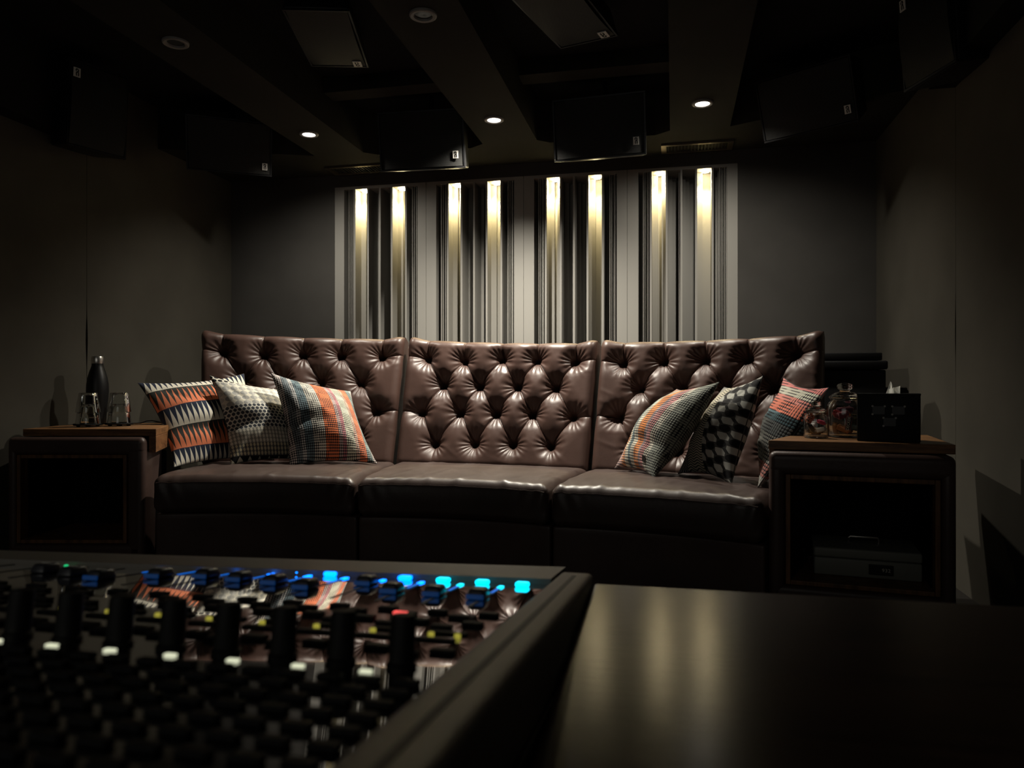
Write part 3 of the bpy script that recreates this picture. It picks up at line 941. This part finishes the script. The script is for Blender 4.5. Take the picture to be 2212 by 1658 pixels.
def mat_scale(name, along_u=False):
    m, nt = fab(name); u, v = uvx(nt)
    if along_u: u, v = v, u.rsub(1.0)
    b1, x1, y1 = leaf(nt, u, v, 11.0, 15.0, 0.46, 0.0)
    b2, x2, y2 = leaf(nt, u, v, 21.0, 26.0, 0.40)
    b3, x3, y3 = leaf(nt, u, v, 26.0, 26.0, 0.34, 0.0)
    # big pale scales, one half of each leaf in tone
    half = x1.gt(0.0)
    big = mixc(nt, b1, CREAM, (0.36, 0.36, 0.34)); big = mixc(nt, half*b1, big, (0.48, 0.47, 0.43))
    mid = mixc(nt, b2, (0.66, 0.64, 0.56), (0.055, 0.062, 0.075))
    low = mixc(nt, b3, (0.30, 0.29, 0.25), CREAM)
    low2 = mixc(nt, b3, (0.12, 0.12, 0.12), (0.62, 0.56, 0.38))
    tri = ((u*9.0).fract()-0.5).abs()*2.0
    zig = mixc(nt, tri.lt(v*14.0), (0.55, 0.52, 0.42), (0.012, 0.012, 0.014))
    r4 = v*24.0; x4 = ((u*15.0+r4.floor()*0.5).fract()-0.5); y4 = r4.fract()-0.5
    hexd = (x4*x4*1.1+y4*y4).sqrt().lt(0.42)
    hexc = mixc(nt, hexd, CREAM, (0.012, 0.013, 0.018))
    c = zig
    for e, cc in ((0.075, low2), (0.19, low), (0.345, mid), (0.615, big), (0.915, hexc)):
        c = mixc(nt, v.gt(e), c, cc)
    setcol(m, c)
    bump(m, b1*0.4+b2*0.6, 0.25, 0.002)
    return m

def mat_hex():
    m, nt = fab('black_hexagon_fabric'); u, v = uvx(nt)
    # u runs across the cushion: thread-like scales at the left, large hexagons at the right
    cx = u*8.0; col = cx.floor()
    x = cx.fract()-0.5; yy = v*13.0 + col*0.5 + x*0.35; y = yy.fract()-0.5; odd = (yy.floor()*0.5+col*0.5).fract().gt(0.25)
    dot = ((x*x*0.9+y*y).sqrt()).lt(0.47)
    big = mixc(nt, odd, mixc(nt, dot, (0.20, 0.205, 0.19), (0.006, 0.006, 0.008)), (0.30, 0.30, 0.275))
    yy2 = v*15.0 + (cx*0.5).floor()*0.5
    hx = ((v*14.0 + (u*8.0).floor()*0.5).fract()-0.5); ux = ((u*8.0).fract()-0.5)
    black = (ux*ux*1.1 + hx*hx*1.1).sqrt().lt(0.46)
    gx = (u*8.0).floor()*0.5; alt = (gx + (v*14.0 + gx).floor()*0.5).fract().gt(0.25)
    par = (ux*0.9 + hx*0.55).abs().max((hx*1.0).abs()).lt(0.44)
    big = mixc(nt, alt, mixc(nt, par, (0.03, 0.03, 0.03), (0.40, 0.40, 0.365)), mixc(nt, black, (0.05, 0.05, 0.048), (0.004, 0.004, 0.005)))
    thr = (v*46.0 + ((u*38.0).sin())*0.42).fract()
    thin = mixc(nt, thr.lt(0.42), (0.56, 0.52, 0.40), (0.02, 0.022, 0.03))
    zz = (u*30.0 + ((v*120.0).sin())*0.5).fract()
    edge = mixc(nt, zz.lt(0.3), (0.012, 0.014, 0.025), (0.6, 0.58, 0.52))
    c = mixc(nt, u.gt(0.22), edge, thin)
    c = mixc(nt, u.gt(0.56), c, big)
    setcol(m, c)
    bump(m, thr, 0.15, 0.002)
    return m

def mat_weave(name, bands, N, axis='u', gapc=(0.012, 0.012, 0.016), grow=False, blk=5.0):
    """bobbly woven cloth: rows of round yarn bobbles coloured in bands"""
    m, nt = fab(name); u, v = uvx(nt)
    s, t = (u, v) if axis == 'u' else (v, u)
    yarn = ramp(nt, (s*N).floor()/N + 0.5/N, bands, const=True)
    fu, fv = (u*N).fract()-0.5, (v*N).fract()-0.5
    r = (fu*fu+fv*fv).sqrt()
    # blocks where the bobbles run together into ribs
    blocks = ((t*blk + (s*9.0).floor()*0.37).fract()).gt(0.66)
    rib = (fv*fv if axis == 'u' else fu*fu).sqrt()
    rr = r - blocks*(r-rib)*0.55
    d = rr.lt(0.40)
    setcol(m, mixc(nt, d, gapc, yarn))
    bump(m, (rr*2.0).clamp().rsub(1.0), 0.35, 0.003)
    return m
W3 = [(0.0, (0.62, 0.55, 0.52)), (0.08, (0.22, 0.26, 0.28)), (0.15, (0.55, 0.55, 0.54)), (0.20, (0.16, 0.23, 0.26)), (0.27, (0.52, 0.50, 0.44)), (0.33, (0.66, 0.63, 0.55)), (0.41, (0.74, 0.20, 0.085)), (0.56, (0.50, 0.38, 0.36)), (0.61, (0.52, 0.22, 0.24)), (0.66, (0.60, 0.58, 0.46)), (0.76, (0.62, 0.42, 0.34)), (0.80, (0.76, 0.22, 0.11)), (0.89, (0.26, 0.32, 0.31)), (0.95, (0.62, 0.54, 0.50))]
W4 = [(0.0, (0.50, 0.33, 0.30)), (0.12, (0.60, 0.36, 0.30)), (0.20, (0.70, 0.30, 0.13)), (0.27, (0.72, 0.66, 0.52)), (0.37, (0.15, 0.22, 0.23)), (0.44, (0.66, 0.63, 0.52)), (0.52, (0.78, 0.28, 0.085)), (0.64, (0.40, 0.30, 0.31)), (0.67, (0.60, 0.28, 0.27)), (0.75, (0.66, 0.62, 0.52)), (0.81, (0.34, 0.36, 0.31)), (0.91, (0.24, 0.26, 0.22))]
W6 = [(0.0, (0.36, 0.35, 0.31)), (0.10, (0.40, 0.16, 0.13)), (0.20, (0.30, 0.30, 0.27)), (0.34, (0.42, 0.42, 0.38)), (0.44, (0.22, 0.24, 0.24)), (0.56, (0.14, 0.24, 0.28)), (0.64, (0.76, 0.22, 0.14)), (0.76, (0.74, 0.27, 0.22)), (0.82, (0.62, 0.61, 0.50)), (0.91, (0.74, 0.25, 0.23))]
M['wedge'] = mat_wedge()
M['scale'] = mat_scale('leaf_scale_fabric')
M['hexagon'] = mat_hex()
M['weave_a'] = mat_weave('banded_bobble_weave', W3, 46.0)
M['weave_b'] = mat_weave('orange_banded_bobble_weave', W4, 46.0)
M['weave_c'] = mat_weave('coral_banded_bobble_weave', W6, 34.0, axis='v', blk=3.0)

cushion('wedge_cushion', 'cushion with cream, orange and navy wedge stripes leaning on the left side table', ((-2.60, 3.20, 0.835), (-2.28, 3.62, 0.885), (-2.32, 3.10, 0.435), (-2.03, 3.50, 0.435)), 0.074, M['wedge'], 21, dent=[(0.38, 0.36, 0.22, 0.07, 0.022)])
cushion('leaf_cushion', 'cream and grey leaf-patterned cushion standing between two other cushions', ((-2.294, 3.338, 0.872), (-1.97, 3.585, 0.80), (-2.108, 3.235, 0.435), (-1.78, 3.49, 0.435)), 0.084, M['scale'], 22, dent=[(0.22, 0.42, 0.28, 0.08, 0.020)])
cushion('banded_cushion', 'cushion with orange and grey bobble bands, nearest the middle of the sofa', ((-1.985, 3.395, 0.885), (-1.683, 3.676, 0.79), (-1.805, 3.255, 0.432), (-1.446, 3.471, 0.432)), 0.096, M['weave_a'], 23, dent=[(0.16, 0.42, 0.18, 0.06, 0.018)])
cushion('orange_banded_cushion', 'orange, cream and teal banded cushion tilted, first on the right seat', ((0.015, 3.555, 0.805), (0.183, 3.13, 0.838), (-0.27, 3.515, 0.434), (-0.08, 3.16, 0.434)), 0.080, M['weave_b'], 24, tagpos=(0.72, 0.12), dent=[(0.6, 0.28, 0.25, 0.06, 0.02)])
cushion('hexagon_cushion', 'black and cream hexagon cushion standing between orange-banded and coral cushions', ((0.225, 3.50, 0.815), (0.345, 3.06, 0.862), (0.02, 3.36, 0.434), (0.225, 3.05, 0.434)), 0.066, M['hexagon'], 25, tagpos=(0.74, 0.06))
cushion('coral_banded_cushion', 'coral and grey bobble cushion leaning over the right side table', ((0.47, 3.41, 0.857), (0.585, 3.05, 0.815), (0.385, 3.31, 0.434), (0.315, 2.97, 0.434)), 0.060, M['weave_c'], 26)

# ------------------------------------------------------------------ things on the left side table
TZ = 0.631
bt = thing('water_bottle', 'matt black metal bottle with steel cap on the left side table', 'bottle', (-2.79, 3.15, TZ))
MB().lathe([(0.001, 0.0), (0.036, 0.0), (0.039, 0.004), (0.0395, 0.03), (0.043, 0.08), (0.0485, 0.13), (0.0505, 0.165), (0.0495, 0.195), (0.045, 0.228), (0.037, 0.258), (0.029, 0.281), (0.0265, 0.29), (0.026, 0.302), (0.001, 0.302)], 48).build('body', M['bottle'], bt, smooth=True)
MB().lathe([(0.001, 0.300), (0.0275, 0.300), (0.0285, 0.304), (0.0285, 0.327), (0.026, 0.335), (0.018, 0.3385), (0.001, 0.339)], 48).build('cap', M['steel'], bt, smooth=True)['label'] = 'shiny steel screw cap'
MB().box((-0.012, -0.0415, 0.035), (0.012, -0.0385, 0.041)).build('printed_mark', M['white_ink'], bt)

def tumbler_mb():
    prof = [(0.001, 0.090), (0.028, 0.090), (0.0305, 0.087), (0.0325, 0.07), (0.0355, 0.048), (0.0365, 0.046), (0.0385, 0.02), (0.0405, 0.0), (0.0385, 0.0), (0.036, 0.02), (0.0335, 0.046), (0.030, 0.075), (0.027, 0.080), (0.001, 0.080)]
    return MB().lathe(prof, 40, rib=10, ribamp=0.0012, ribz=(0.004, 0.086))
def coaster(x, y, label):
    t = thing('glass_stand', label, 'coaster', (x, y, TZ), group='black round stands under the glasses')
    MB().lathe([(0.001, 0.006), (0.060, 0.006), (0.062, 0.009), (0.062, 0.013), (0.060, 0.014), (0.001, 0.013)], 40).build('tray', M['rubber'], t, smooth=True)
    for a in range(6):
        an = a*math.pi/3+0.3
        MB().lathe([(0.001, 0.0), (0.006, 0.0), (0.006, 0.007), (0.001, 0.007)], 10, (0.046*math.cos(an), 0.046*math.sin(an), 0)).build('foot', M['rubber'], t)
    return t
tum = None
for (x, y, sd, near) in ((-2.678, 2.965, 'left', 'in front of the bottle'), (-2.589, 3.06, 'right', 'nearer the cushions')):
    coaster(x, y, 'round black stand under the %s stack of glasses' % sd)
    for k in range(2):
        lab = ('lower upturned tumbler' if k == 0 else 'upper upturned tumbler') + ' of the %s glass stack, %s' % (sd, near)
        if tum is None:
            tum = tumbler_mb().build('glass_tumbler', M['glass'], smooth=True); o = tum
        else:
            o = tum.copy(); COL.objects.link(o)
        o.location = (x, y, TZ + 0.0145 + k*0.052)
        o.scale = (1.30, 1.30, 1.02) if k == 0 else (1.29, 1.29, 1.02)
        tag(o, lab, 'glass', 'upturned tumblers in stacks')
cb = MB().tube([(-2.63, 3.205, TZ+0.003), (-2.60, 3.22, TZ+0.004), (-2.575, 3.232, TZ+0.014), (-2.55, 3.24, TZ+0.016), (-2.52, 3.25, TZ+0.008), (-2.50, 3.26, TZ+0.003)], 0.0026, 6).build('cable', M['rubber'], smooth=True)
tag(cb, 'thin black cable lying on the left side table behind the glasses', 'cable')

# ------------------------------------------------------------------ things on the right side table
def jar(x, y, R, H, label):
    t = thing('glass_jar', label, 'jar', (x, y, TZ), group='lidded glass sweet jars on the right side table')
    bh = H*0.70
    w = 0.0028
    out = [(0.001, 0.0), (R*0.92, 0.0), (R, 0.006), (R, bh*0.74), (R*0.97, bh*0.82), (R*0.86, bh*0.90), (R*0.76, bh*0.94), (R*0.74, bh*0.965), (R*0.80, bh*0.98), (R*0.80, bh)]
    inn = [(R*0.70, bh), (R*0.68, bh*0.93), (R*0.80-w, bh*0.88), (R*0.94-w, bh*0.80), (R-w-0.001, bh*0.72), (R-w-0.001, 0.010), (R*0.9-w, 0.006), (0.001, 0.006)]
    MB().lathe(out+inn, 72, rib=36, ribamp=0.0014, ribz=(0.005, bh*0.88)).build('body', M['glass'], t, smooth=True, sharp=60)
    l = bh + 0.0008
    lid = MB().lathe([(0.001, l+0.001), (R*0.62, l+0.001), (R*0.66, l), (R*0.80, l), (R*0.86, l+H*0.018), (R*0.84, l+H*0.045), (R*0.70, l+H*0.075), (R*0.52, l+H*0.11), (R*0.30, l+H*0.13), (R*0.26, l+H*0.155), (0.001, l+H*0.155)], 48).build('lid', M['glass'], t, smooth=True)
    MB().lathe([(0.001, l+H*0.1555), (R*0.27, l+H*0.1555), (R*0.40, l+H*0.185), (R*0.44, l+H*0.225), (R*0.38, l+H*0.265), (R*0.22, l+H*0.288), (0.001, l+H*0.293)], 40).build('knob', M['glass'], lid, smooth=True)
    return t
JL, JS = (0.632, 3.0), (0.517, 2.925)
jar(JL[0], JL[1], 0.0655, 0.204, 'large lidded glass jar of wrapped sweets beside the black tissue box')
jar(JS[0], JS[1], 0.0440, 0.135, 'small lidded glass jar with a few sweets at the front')
def sweet(name, jc, dx, dy, z, size, rot, c, label, c2=None, text=None):
    o_ = (jc[0]+dx, jc[1]+dy, TZ+z)
    t = thing(name, label, 'sweet', o_, rot, group='wrapped sweets in the jars')
    m = mat(name+'_foil', c, 0.28, metal=0.25)
    l, w, h = size
    b = MB().rbox((-l/2*0.78, -w/2, -h/2), (l/2*0.78, w/2, h/2), h*0.26, 3, nmid=2)
    b.build('wrapper', m, t, smooth=True)
    e = MB(); m2 = mat(name+'_twist', c2 or c, 0.3, metal=0.2)
    for s in (-1, 1):
        e = MB()
        x0, x1 = s*l*0.36, s*l*0.5
        n = 7
        vs = []
        for k in range(n):
            q = -1+2*k/(n-1)
            vs.append((x0, q*w*0.32, 0.0015*(-1)**k)); vs.append((x1, q*w*0.52, 0.0025*(-1)**k))
        fs = [(2*k, 2*k+1, 2*k+3, 2*k+2) for k in range(n-1)]
        e.add(vs, fs); e.add([(p[0], p[1], p[2]-0.0006) for p in vs], [tuple(reversed(f)) for f in fs])
        e.build('wrapper_end', m2, t)
    if text:
        MB().box((-l*0.30, -w/2-0.0006, -h*0.32), (l*0.30, -w/2+0.001, h*0.32)).build('print_panel', M['glyph'], t)
        letters('lettering', text, h*0.62, 0.0002, M['white_ink'], t, (0, -w/2-0.0012, 0), (math.pi/2, 0, 0))
    return t
PI = math.pi
sweet('chocolate_bar', JL, 0.004, -0.041, 0.052, (0.074, 0.014, 0.022), (0, math.radians(-82), math.radians(-12)), (0.20, 0.09, 0.10), 'upright purple wrapped bar with lettering against the front of the large jar', (0.62, 0.16, 0.05), 'DECKER')
sweet('mint_sweet', JL, 0.034, -0.020, 0.035, (0.050, 0.016, 0.026), (0, math.radians(8), math.radians(-25)), (0.16, 0.20, 0.17), 'grey-green square sweet at the front right of the large jar', None)
sweet('toffee_sweet', JL, -0.034, -0.006, 0.030, (0.048, 0.020, 0.020), (0, math.radians(75), math.radians(60)), (0.30, 0.13, 0.05), 'amber wrapped toffee at the left side of the large jar')
sweet('berry_sweet', JL, -0.026, 0.006, 0.085, (0.060, 0.026, 0.024), (0.3, math.radians(20), math.radians(70)), (0.30, 0.03, 0.03), 'dark red wrapped sweet high at the left of the large jar')
sweet('plum_sweet', JL, 0.002, 0.008, 0.104, (0.072, 0.034, 0.024), (0.2, math.radians(-8), math.radians(10)), (0.14, 0.03, 0.05), 'plum-coloured wrapped bar lying on top in the large jar')
sweet('gold_sweet', JL, 0.030, 0.016, 0.075, (0.055, 0.024, 0.022), (0.1, math.radians(12), math.radians(-30)), (0.26, 0.18, 0.07), 'dull gold wrapped sweet high at the right of the large jar')
sweet('brown_sweet', JL, 0.006, 0.026, 0.022, (0.070, 0.030, 0.026), (0, 0, math.radians(15)), (0.10, 0.06, 0.04), 'brown wrapped bar on the floor of the large jar')
sweet('copper_sweet', JL, -0.010, -0.030, 0.030, (0.060, 0.024, 0.022), (0.1, math.radians(25), math.radians(-20)), (0.42, 0.15, 0.05), 'copper-orange wrapped sweet low at the front left of the large jar')
sweet('maroon_sweet', JL, -0.012, -0.026, 0.084, (0.058, 0.022, 0.026), (0.2, math.radians(-18), math.radians(12)), (0.22, 0.05, 0.06), 'maroon wrapped sweet at the upper front of the large jar')
sweet('olive_sweet', JL, 0.036, 0.0, 0.060, (0.050, 0.020, 0.026), (0, math.radians(70), math.radians(70)), (0.13, 0.13, 0.08), 'olive wrapped sweet against the right side of the large jar')
sweet('pink_sweet', JS, 0.017, -0.004, 0.058, (0.034, 0.017, 0.015), (0.3, math.radians(20), math.radians(20)), (0.72, 0.10, 0.18), 'bright pink wrapped sweet at the top of the small jar')
sweet('white_sweet', JS, 0.012, -0.016, 0.030, (0.038, 0.016, 0.016), (0, math.radians(-15), math.radians(-10)), (0.66, 0.62, 0.56), 'white wrapped sweet at the front of the small jar')
sweet('black_sweet', JS, -0.018, -0.008, 0.036, (0.040, 0.015, 0.017), (0.2, math.radians(55), math.radians(15)), (0.02, 0.018, 0.02), 'black wrapped sweet leaning at the left in the small jar')
sweet('caramel_sweet', JS, 0.002, 0.014, 0.016, (0.046, 0.018, 0.015), (0, 0, math.radians(-12)), (0.24, 0.11, 0.03), 'caramel brown sweet lying at the bottom of the small jar')

tb = thing('tissue_box', 'black cube tissue box printed with dotted squares on the right side table', 'tissue box', (0.742, 2.845, TZ), (0, 0, math.radians(-14)))
b = MB()
hx, hy, hz = 0.098, 0.072, 0.166
b.rbox((-hx, -hy, 0.0), (hx, hy, hz-0.004), 0.003, 2)
b.build('carton', M['box_black'], tb, smooth=True)
lidm = MB()
for lo, hi in (((-hx-0.001, -hy-0.001, hz-0.006), (-0.05, hy+0.001, hz)), ((0.05, -hy-0.001, hz-0.006), (hx+0.001, hy+0.001, hz)), ((-0.05, -hy-0.001, hz-0.006), (0.05, -0.02, hz)), ((-0.05, 0.02, hz-0.006), (0.05, hy+0.001, hz))):
    lidm.box(lo, hi)
lidm.build('top_flap', M['box_black'], tb)
for (cx, cz) in ((-0.030, 0.108), (0.031, 0.108), (0.004, 0.068)):
    sq = MB().box((cx-0.019, -hy-0.0012, cz-0.014), (cx+0.019, -hy+0.001, cz+0.014)).build('printed_square', M['box_square'], tb)
    for (dx, dz) in ((-0.019, 0.014), (0.019, 0.014), (-0.019, -0.014)):
        T = Matrix.Translation((cx+dx, -hy-0.0015, cz+dz)) @ Matrix.Rotation(PI/2, 4, 'X')
        MB().lathe([(0.0005, 0.0), (0.0036, 0.0), (0.0036, -0.001), (0.0005, -0.001)], 12, T=T).build('printed_dot', M['dot'], sq)
ts = MB()
def sheet(pts0, pts1, n=10, wave=0.004, ph=0.0):
    vs, fs = [], []
    for i in range(n+1):
        t = i/n
        a = Vector(pts0[0]).lerp(Vector(pts0[1]), t); c_ = Vector(pts1[0]).lerp(Vector(pts1[1]), t)
        for j in range(7):
            s = j/6
            p = a.lerp(c_, s); p.y += wave*math.sin(t*9+ph+s*2)*s
            vs.append(tuple(p))
    for i in range(n):
        for j in range(6):
            k = i*7+j
            fs.append((k, k+7, k+8, k+1))
    ts.add(vs, fs)
sheet(((-0.022, 0.0, hz-0.012), (0.016, -0.002, hz-0.012)), ((-0.004, -0.004, hz+0.043), (0.0, 0.004, hz+0.036)), ph=0.5)
sheet(((-0.012, -0.006, hz-0.012), (0.026, -0.004, hz-0.012)), ((-0.010, -0.010, hz+0.014), (0.026, -0.008, hz+0.026)), ph=1.7)
sheet(((-0.006, 0.003, hz-0.012), (0.024, 0.004, hz-0.012)), ((0.004, 0.006, hz+0.020), (0.025, 0.006, hz+0.022)), ph=2.6)
tso = ts.build('tissue', M['tissue'], smooth=True)
tso.location = tb.location + Vector((0.012, 0.0, 0.0)); tso.rotation_euler = tb.rotation_euler
tag(tso, 'white paper tissue sticking up out of the black box', 'tissue')

cx_ = thing('cash_box', 'grey metal cash box with a three-wheel lock in the right table niche', 'cash box', onR(0.035, 0.075, 0.1505), (0, 0, CR[1]))
MB().rbox((-0.172, 0.0, 0.0), (0.172, 0.24, 0.062), 0.006, 3).build('body', M['cash'], cx_, smooth=True)
lid = MB().rbox((-0.173, -0.001, 0.0635), (0.173, 0.241, 0.098), 0.008, 3).build('lid', M['cash'], cx_, smooth=True)
MB().tube([(-0.05, 0.12, 0.098), (-0.05, 0.12, 0.115), (-0.045, 0.12, 0.120), (0.045, 0.12, 0.120), (0.05, 0.12, 0.115), (0.05, 0.12, 0.098)], 0.0045, 8).build('handle', M['steel'], lid, smooth=True)
lk = MB().rbox((0.005, -0.006, 0.014), (0.083, 0.002, 0.050), 0.003, 2).build('lock_plate', M['glyph'], cx_)
for i, ch in enumerate('932'):
    letters('number_wheel', ch, 0.017, 0.0004, M['white_ink'], lk, (0.050+0.0095*i, -0.0068, 0.032), (PI/2, 0, 0))

# black cabinet in the corner behind the sofa
ec = thing('equipment_cabinet', 'black cabinet with overhanging lid in the corner behind the sofa', 'cabinet', (0.76, 4.15, 0.0))
MB().rbox((-0.25, -0.20, 0.0), (0.262, 0.22, 0.90), 0.008, 2).build('body', M['black_paint'], ec, smooth=True)
MB().rbox((-0.25, -0.215, 0.902), (0.268, 0.22, 0.945), 0.01, 3).build('shoulder', M['black_paint'], ec, smooth=True)
MB().rbox((-0.25, -0.20, 0.947), (0.245, 0.215, 0.985), 0.006, 2).build('lid', M['black_paint'], ec, smooth=True)

# ------------------------------------------------------------------ mixing console and desk in the foreground
th, rz = math.radians(7.8), math.radians(0.7)
exv = Vector((math.cos(rz), math.sin(rz), 0)); ey0 = Vector((-math.sin(rz), math.cos(rz), 0))
eyv = ey0*math.cos(th) + Vector((0, 0, -math.sin(th))); ezv = exv.cross(eyv)
CO = Vector((-0.0804, 0.75316, 0.63657))
RM = Matrix((exv, eyv, ezv)).transposed()
con = thing('mixing_console', 'large dark mixing console with glowing faders in the foreground', 'mixing console', CO, RM.to_euler())
SK = 0.0
def sk(x, y): return y + SK*(x+0.06)
CXL = -0.80
# side rail with groove, rear armrest, recessed glossy panel
MB().rbox((-0.0345, -0.80, -0.05), (0.0, 0.012, 0.0), 0.006, 4, nmid=2).build('side_rail', M['frame'], con, smooth=True)
MB().box((-0.0185, -0.79, -0.001), (-0.0145, -0.02, 0.0004)).build('rail_groove', M['groove'], con)
rl = [(-0.036, -0.046), (-0.036, 0.066), (CXL, -0.078), (CXL, -0.150)]
MB().prism([(a, b_) for a, b_ in reversed(rl)], -0.055, -0.001).build('rear_rail', M['frame'], con)
MB().box((CXL, -0.80, -0.07), (0.0, -0.0, -0.051)).build('underside', M['black_paint'], con)
pn = MB().prism([(CXL, -0.80), (-0.0345, -0.80), (-0.0345, -0.047), (CXL, -0.148)], -0.05, -0.006).build('control_panel', M['panel'], con)
sd = MB().box((-0.030, -0.79, -0.22), (-0.001, 0.0, -0.0705)).build('side_cheek', M['black_paint'], con)
ZP = -0.006
def conpart(name, mb, m, smooth=False): return mb.build(name, m, con, smooth=smooth)
PITCH = 0.0384
first = {}
def rep(name, make, m, x, y, z=ZP, smooth=False, parent=None):
    """first one builds the mesh, the rest are copies that share it"""
    if name+m.name not in first:
        o = make().build(name, m, parent or con, smooth=smooth); first[name+m.name] = o
    else:
        o = first[name+m.name].copy(); COL.objects.link(o); o.parent = parent or con
    o.location = (x, y, z)
    return o
led_mb = lambda: MB().rbox((-0.0062, -0.0055, 0.0), (0.0062, 0.0055, 0.0045), 0.002, 3)
wled_mb = lambda: MB().rbox((-0.0032, -0.0020, 0.0), (0.0032, 0.0020, 0.0014), 0.0007, 2)
yled_mb = lambda: MB().lathe([(0.0005, 0.0), (0.0021, 0.0), (0.0020, 0.0024), (0.0005, 0.0028)], 10)
def knob_mb():
    return MB().lathe([(0.0005, 0.0), (0.0080, 0.0), (0.0082, 0.002), (0.0070, 0.003), (0.0067, 0.024), (0.0062, 0.0265), (0.0005, 0.027)], 24, rib=12, ribamp=0.0003)
def cap_mb():
    mb = MB()
    def fn(p):
        t = p[2]/0.0085; w = 1 - 0.25*t
        return [p[0]*w, p[1]*(1-0.35*math.sin(t*PI*0.5)*0.6), p[2]]
    mb.rbox((-0.0085, -0.0125, 0.0), (0.0085, 0.0125, 0.0085), 0.003, 3, fn=fn)
    return mb
key_mb = lambda: MB().rbox((-0.0062, -0.0032, 0.0), (0.0062, 0.0032, 0.0032), 0.001, 2)
flat_mb = lambda: MB().rbox((-0.0072, -0.0042, 0.0), (0.0072, 0.0042, 0.0026), 0.001, 2)
wide_mb = lambda: MB().rbox((-0.0125, -0.0030, 0.0), (0.0125, 0.0030, 0.0016), 0.0006, 2)
NCH = 15
capy = [-0.130, -0.128, -0.126, -0.090, -0.133, -0.118, -0.112, -0.105, -0.12, -0.15, -0.14, -0.13, -0.17, -0.15, -0.16]
n_near = 0
near_stuff = MB()
for k in range(NCH):
    x = -0.0585 - PITCH*k
    yl = sk(x, -0.0745)
    if k != 4: 
        m_ = M['led_cyan'] if k < 3 else M['led_blue']
        if k < 7 or k in (9, 12): rep('channel_light', led_mb, m_, x, yl)
    # fader slot and cap
    xs_ = x - 0.0178
    rep('fader_slot', lambda: MB().box((-0.0014, -0.105, -0.001), (0.0014, 0.0, 0.0004)), M['slot'], xs_, sk(xs_, -0.096))
    if k < 10: rep('slot_light', lambda: MB().rbox((-0.0022, -0.006, 0.0), (0.0022, 0.006, 0.0012), 0.0005, 2), M['led_cyan'] if k in (0, 1) else M['led_blue'], xs_, sk(xs_, -0.0885))
    if k < 10: rep('slot_glow', lambda: MB().box((-0.0012, -0.03, 0.0), (0.0012, 0.0, 0.0006)), M['slot_glow'], xs_, sk(xs_, -0.096))
    c_ = rep('fader_cap', cap_mb, M['cap'], xs_ - 0.004, sk(xs_, capy[k]) - 0.026, smooth=True)
    rep('cap_line', lambda: MB().box((-0.0050, -0.0008, 0.0082), (0.0050, 0.0008, 0.0088)), M['white_ink'], 0, 0, 0.0, parent=c_)
    if k < 10: rep('cap_spill_strip', lambda: MB().rbox((-0.0075, -0.0138, 0.0005), (0.0075, -0.0122, 0.0045), 0.0006, 2), M['cap_spill'], 0, 0, 0.0, parent=c_)  # glowing strip stands in for blue light falling on the cap's near face
    # small keys under the fader
    for (dx, yy) in ((0.006, -0.2355), (-0.012, -0.252), (0.004, -0.2745), (-0.013, -0.290)):
        rep('channel_key', flat_mb, M['key'], x + dx, sk(x, yy))
    rep('select_bar', wide_mb, M['key'], x - 0.004, sk(x, -0.306))
    if k < 10:
        rep('status_light', yled_mb, M['led_yellow'], x - 0.012, sk(x, -0.3160))
        if k % 2 == 0 and k < 5: rep('status_light', yled_mb, M['led_yellow'], x + 0.005, sk(x, -0.3160))
    rep('select_bar', wide_mb, M['key'], x - 0.006, sk(x, -0.327))
    if k == 1: rep('record_light', lambda: MB().rbox((-0.0052, -0.003, 0.0), (0.0052, 0.003, 0.003), 0.001, 2), M['led_red'], -0.1125, -0.2556)
    # tall rotary knobs and the lit key beside each
    if k < 9:
        xk = -0.0612 - 0.0334*k
        rep('rotary_knob', knob_mb, M['knob'], xk, sk(xk, -0.395), smooth=True)
        xw = -0.0744 - 0.0366*k
        rep('knob_light', wled_mb, M['led_white'], xw, sk(xw, -0.4103))
    for (dx, yy) in ((0.008, -0.358), (-0.010, -0.368)):
        rep('channel_key', flat_mb, M['key'], x + dx, sk(x, yy))
rep('green_light', yled_mb, M['led_green'], -0.515, -0.118)
for i in range(9):
    for j in range(14):
        x = -0.0465 - 0.0195*j; y = sk(x, -0.428 - 0.0175*i)
        if n_near < 100 and j < 12:
            rep('assign_key', key_mb, M['key'], x, y); n_near += 1
        else:
            near_stuff.rbox((x-0.0062, y-0.0032, ZP), (x+0.0062, y+0.0032, ZP+0.0032), 0.001, 1)
ns = near_stuff.build('assign_keys', M['key'], con); ns['kind'] = 'stuff'

dk = thing('desk', 'dark wooden desk top beside the mixing console, bottom right', 'desk', (0.65, 0.25, 0.0), (0, 0, rz))
MB().rbox((-0.7225, -0.75, 0.59), (0.45, 0.505, 0.63), 0.004, 3).build('desk_top', M['desk'], dk)
for (x0, x1) in ((-0.70, -0.66), (0.40, 0.44)):
    MB().rbox((x0, -0.70, 0.0), (x1, 0.45, 0.59), 0.003, 2).build('side_panel', M['black_paint'], dk)
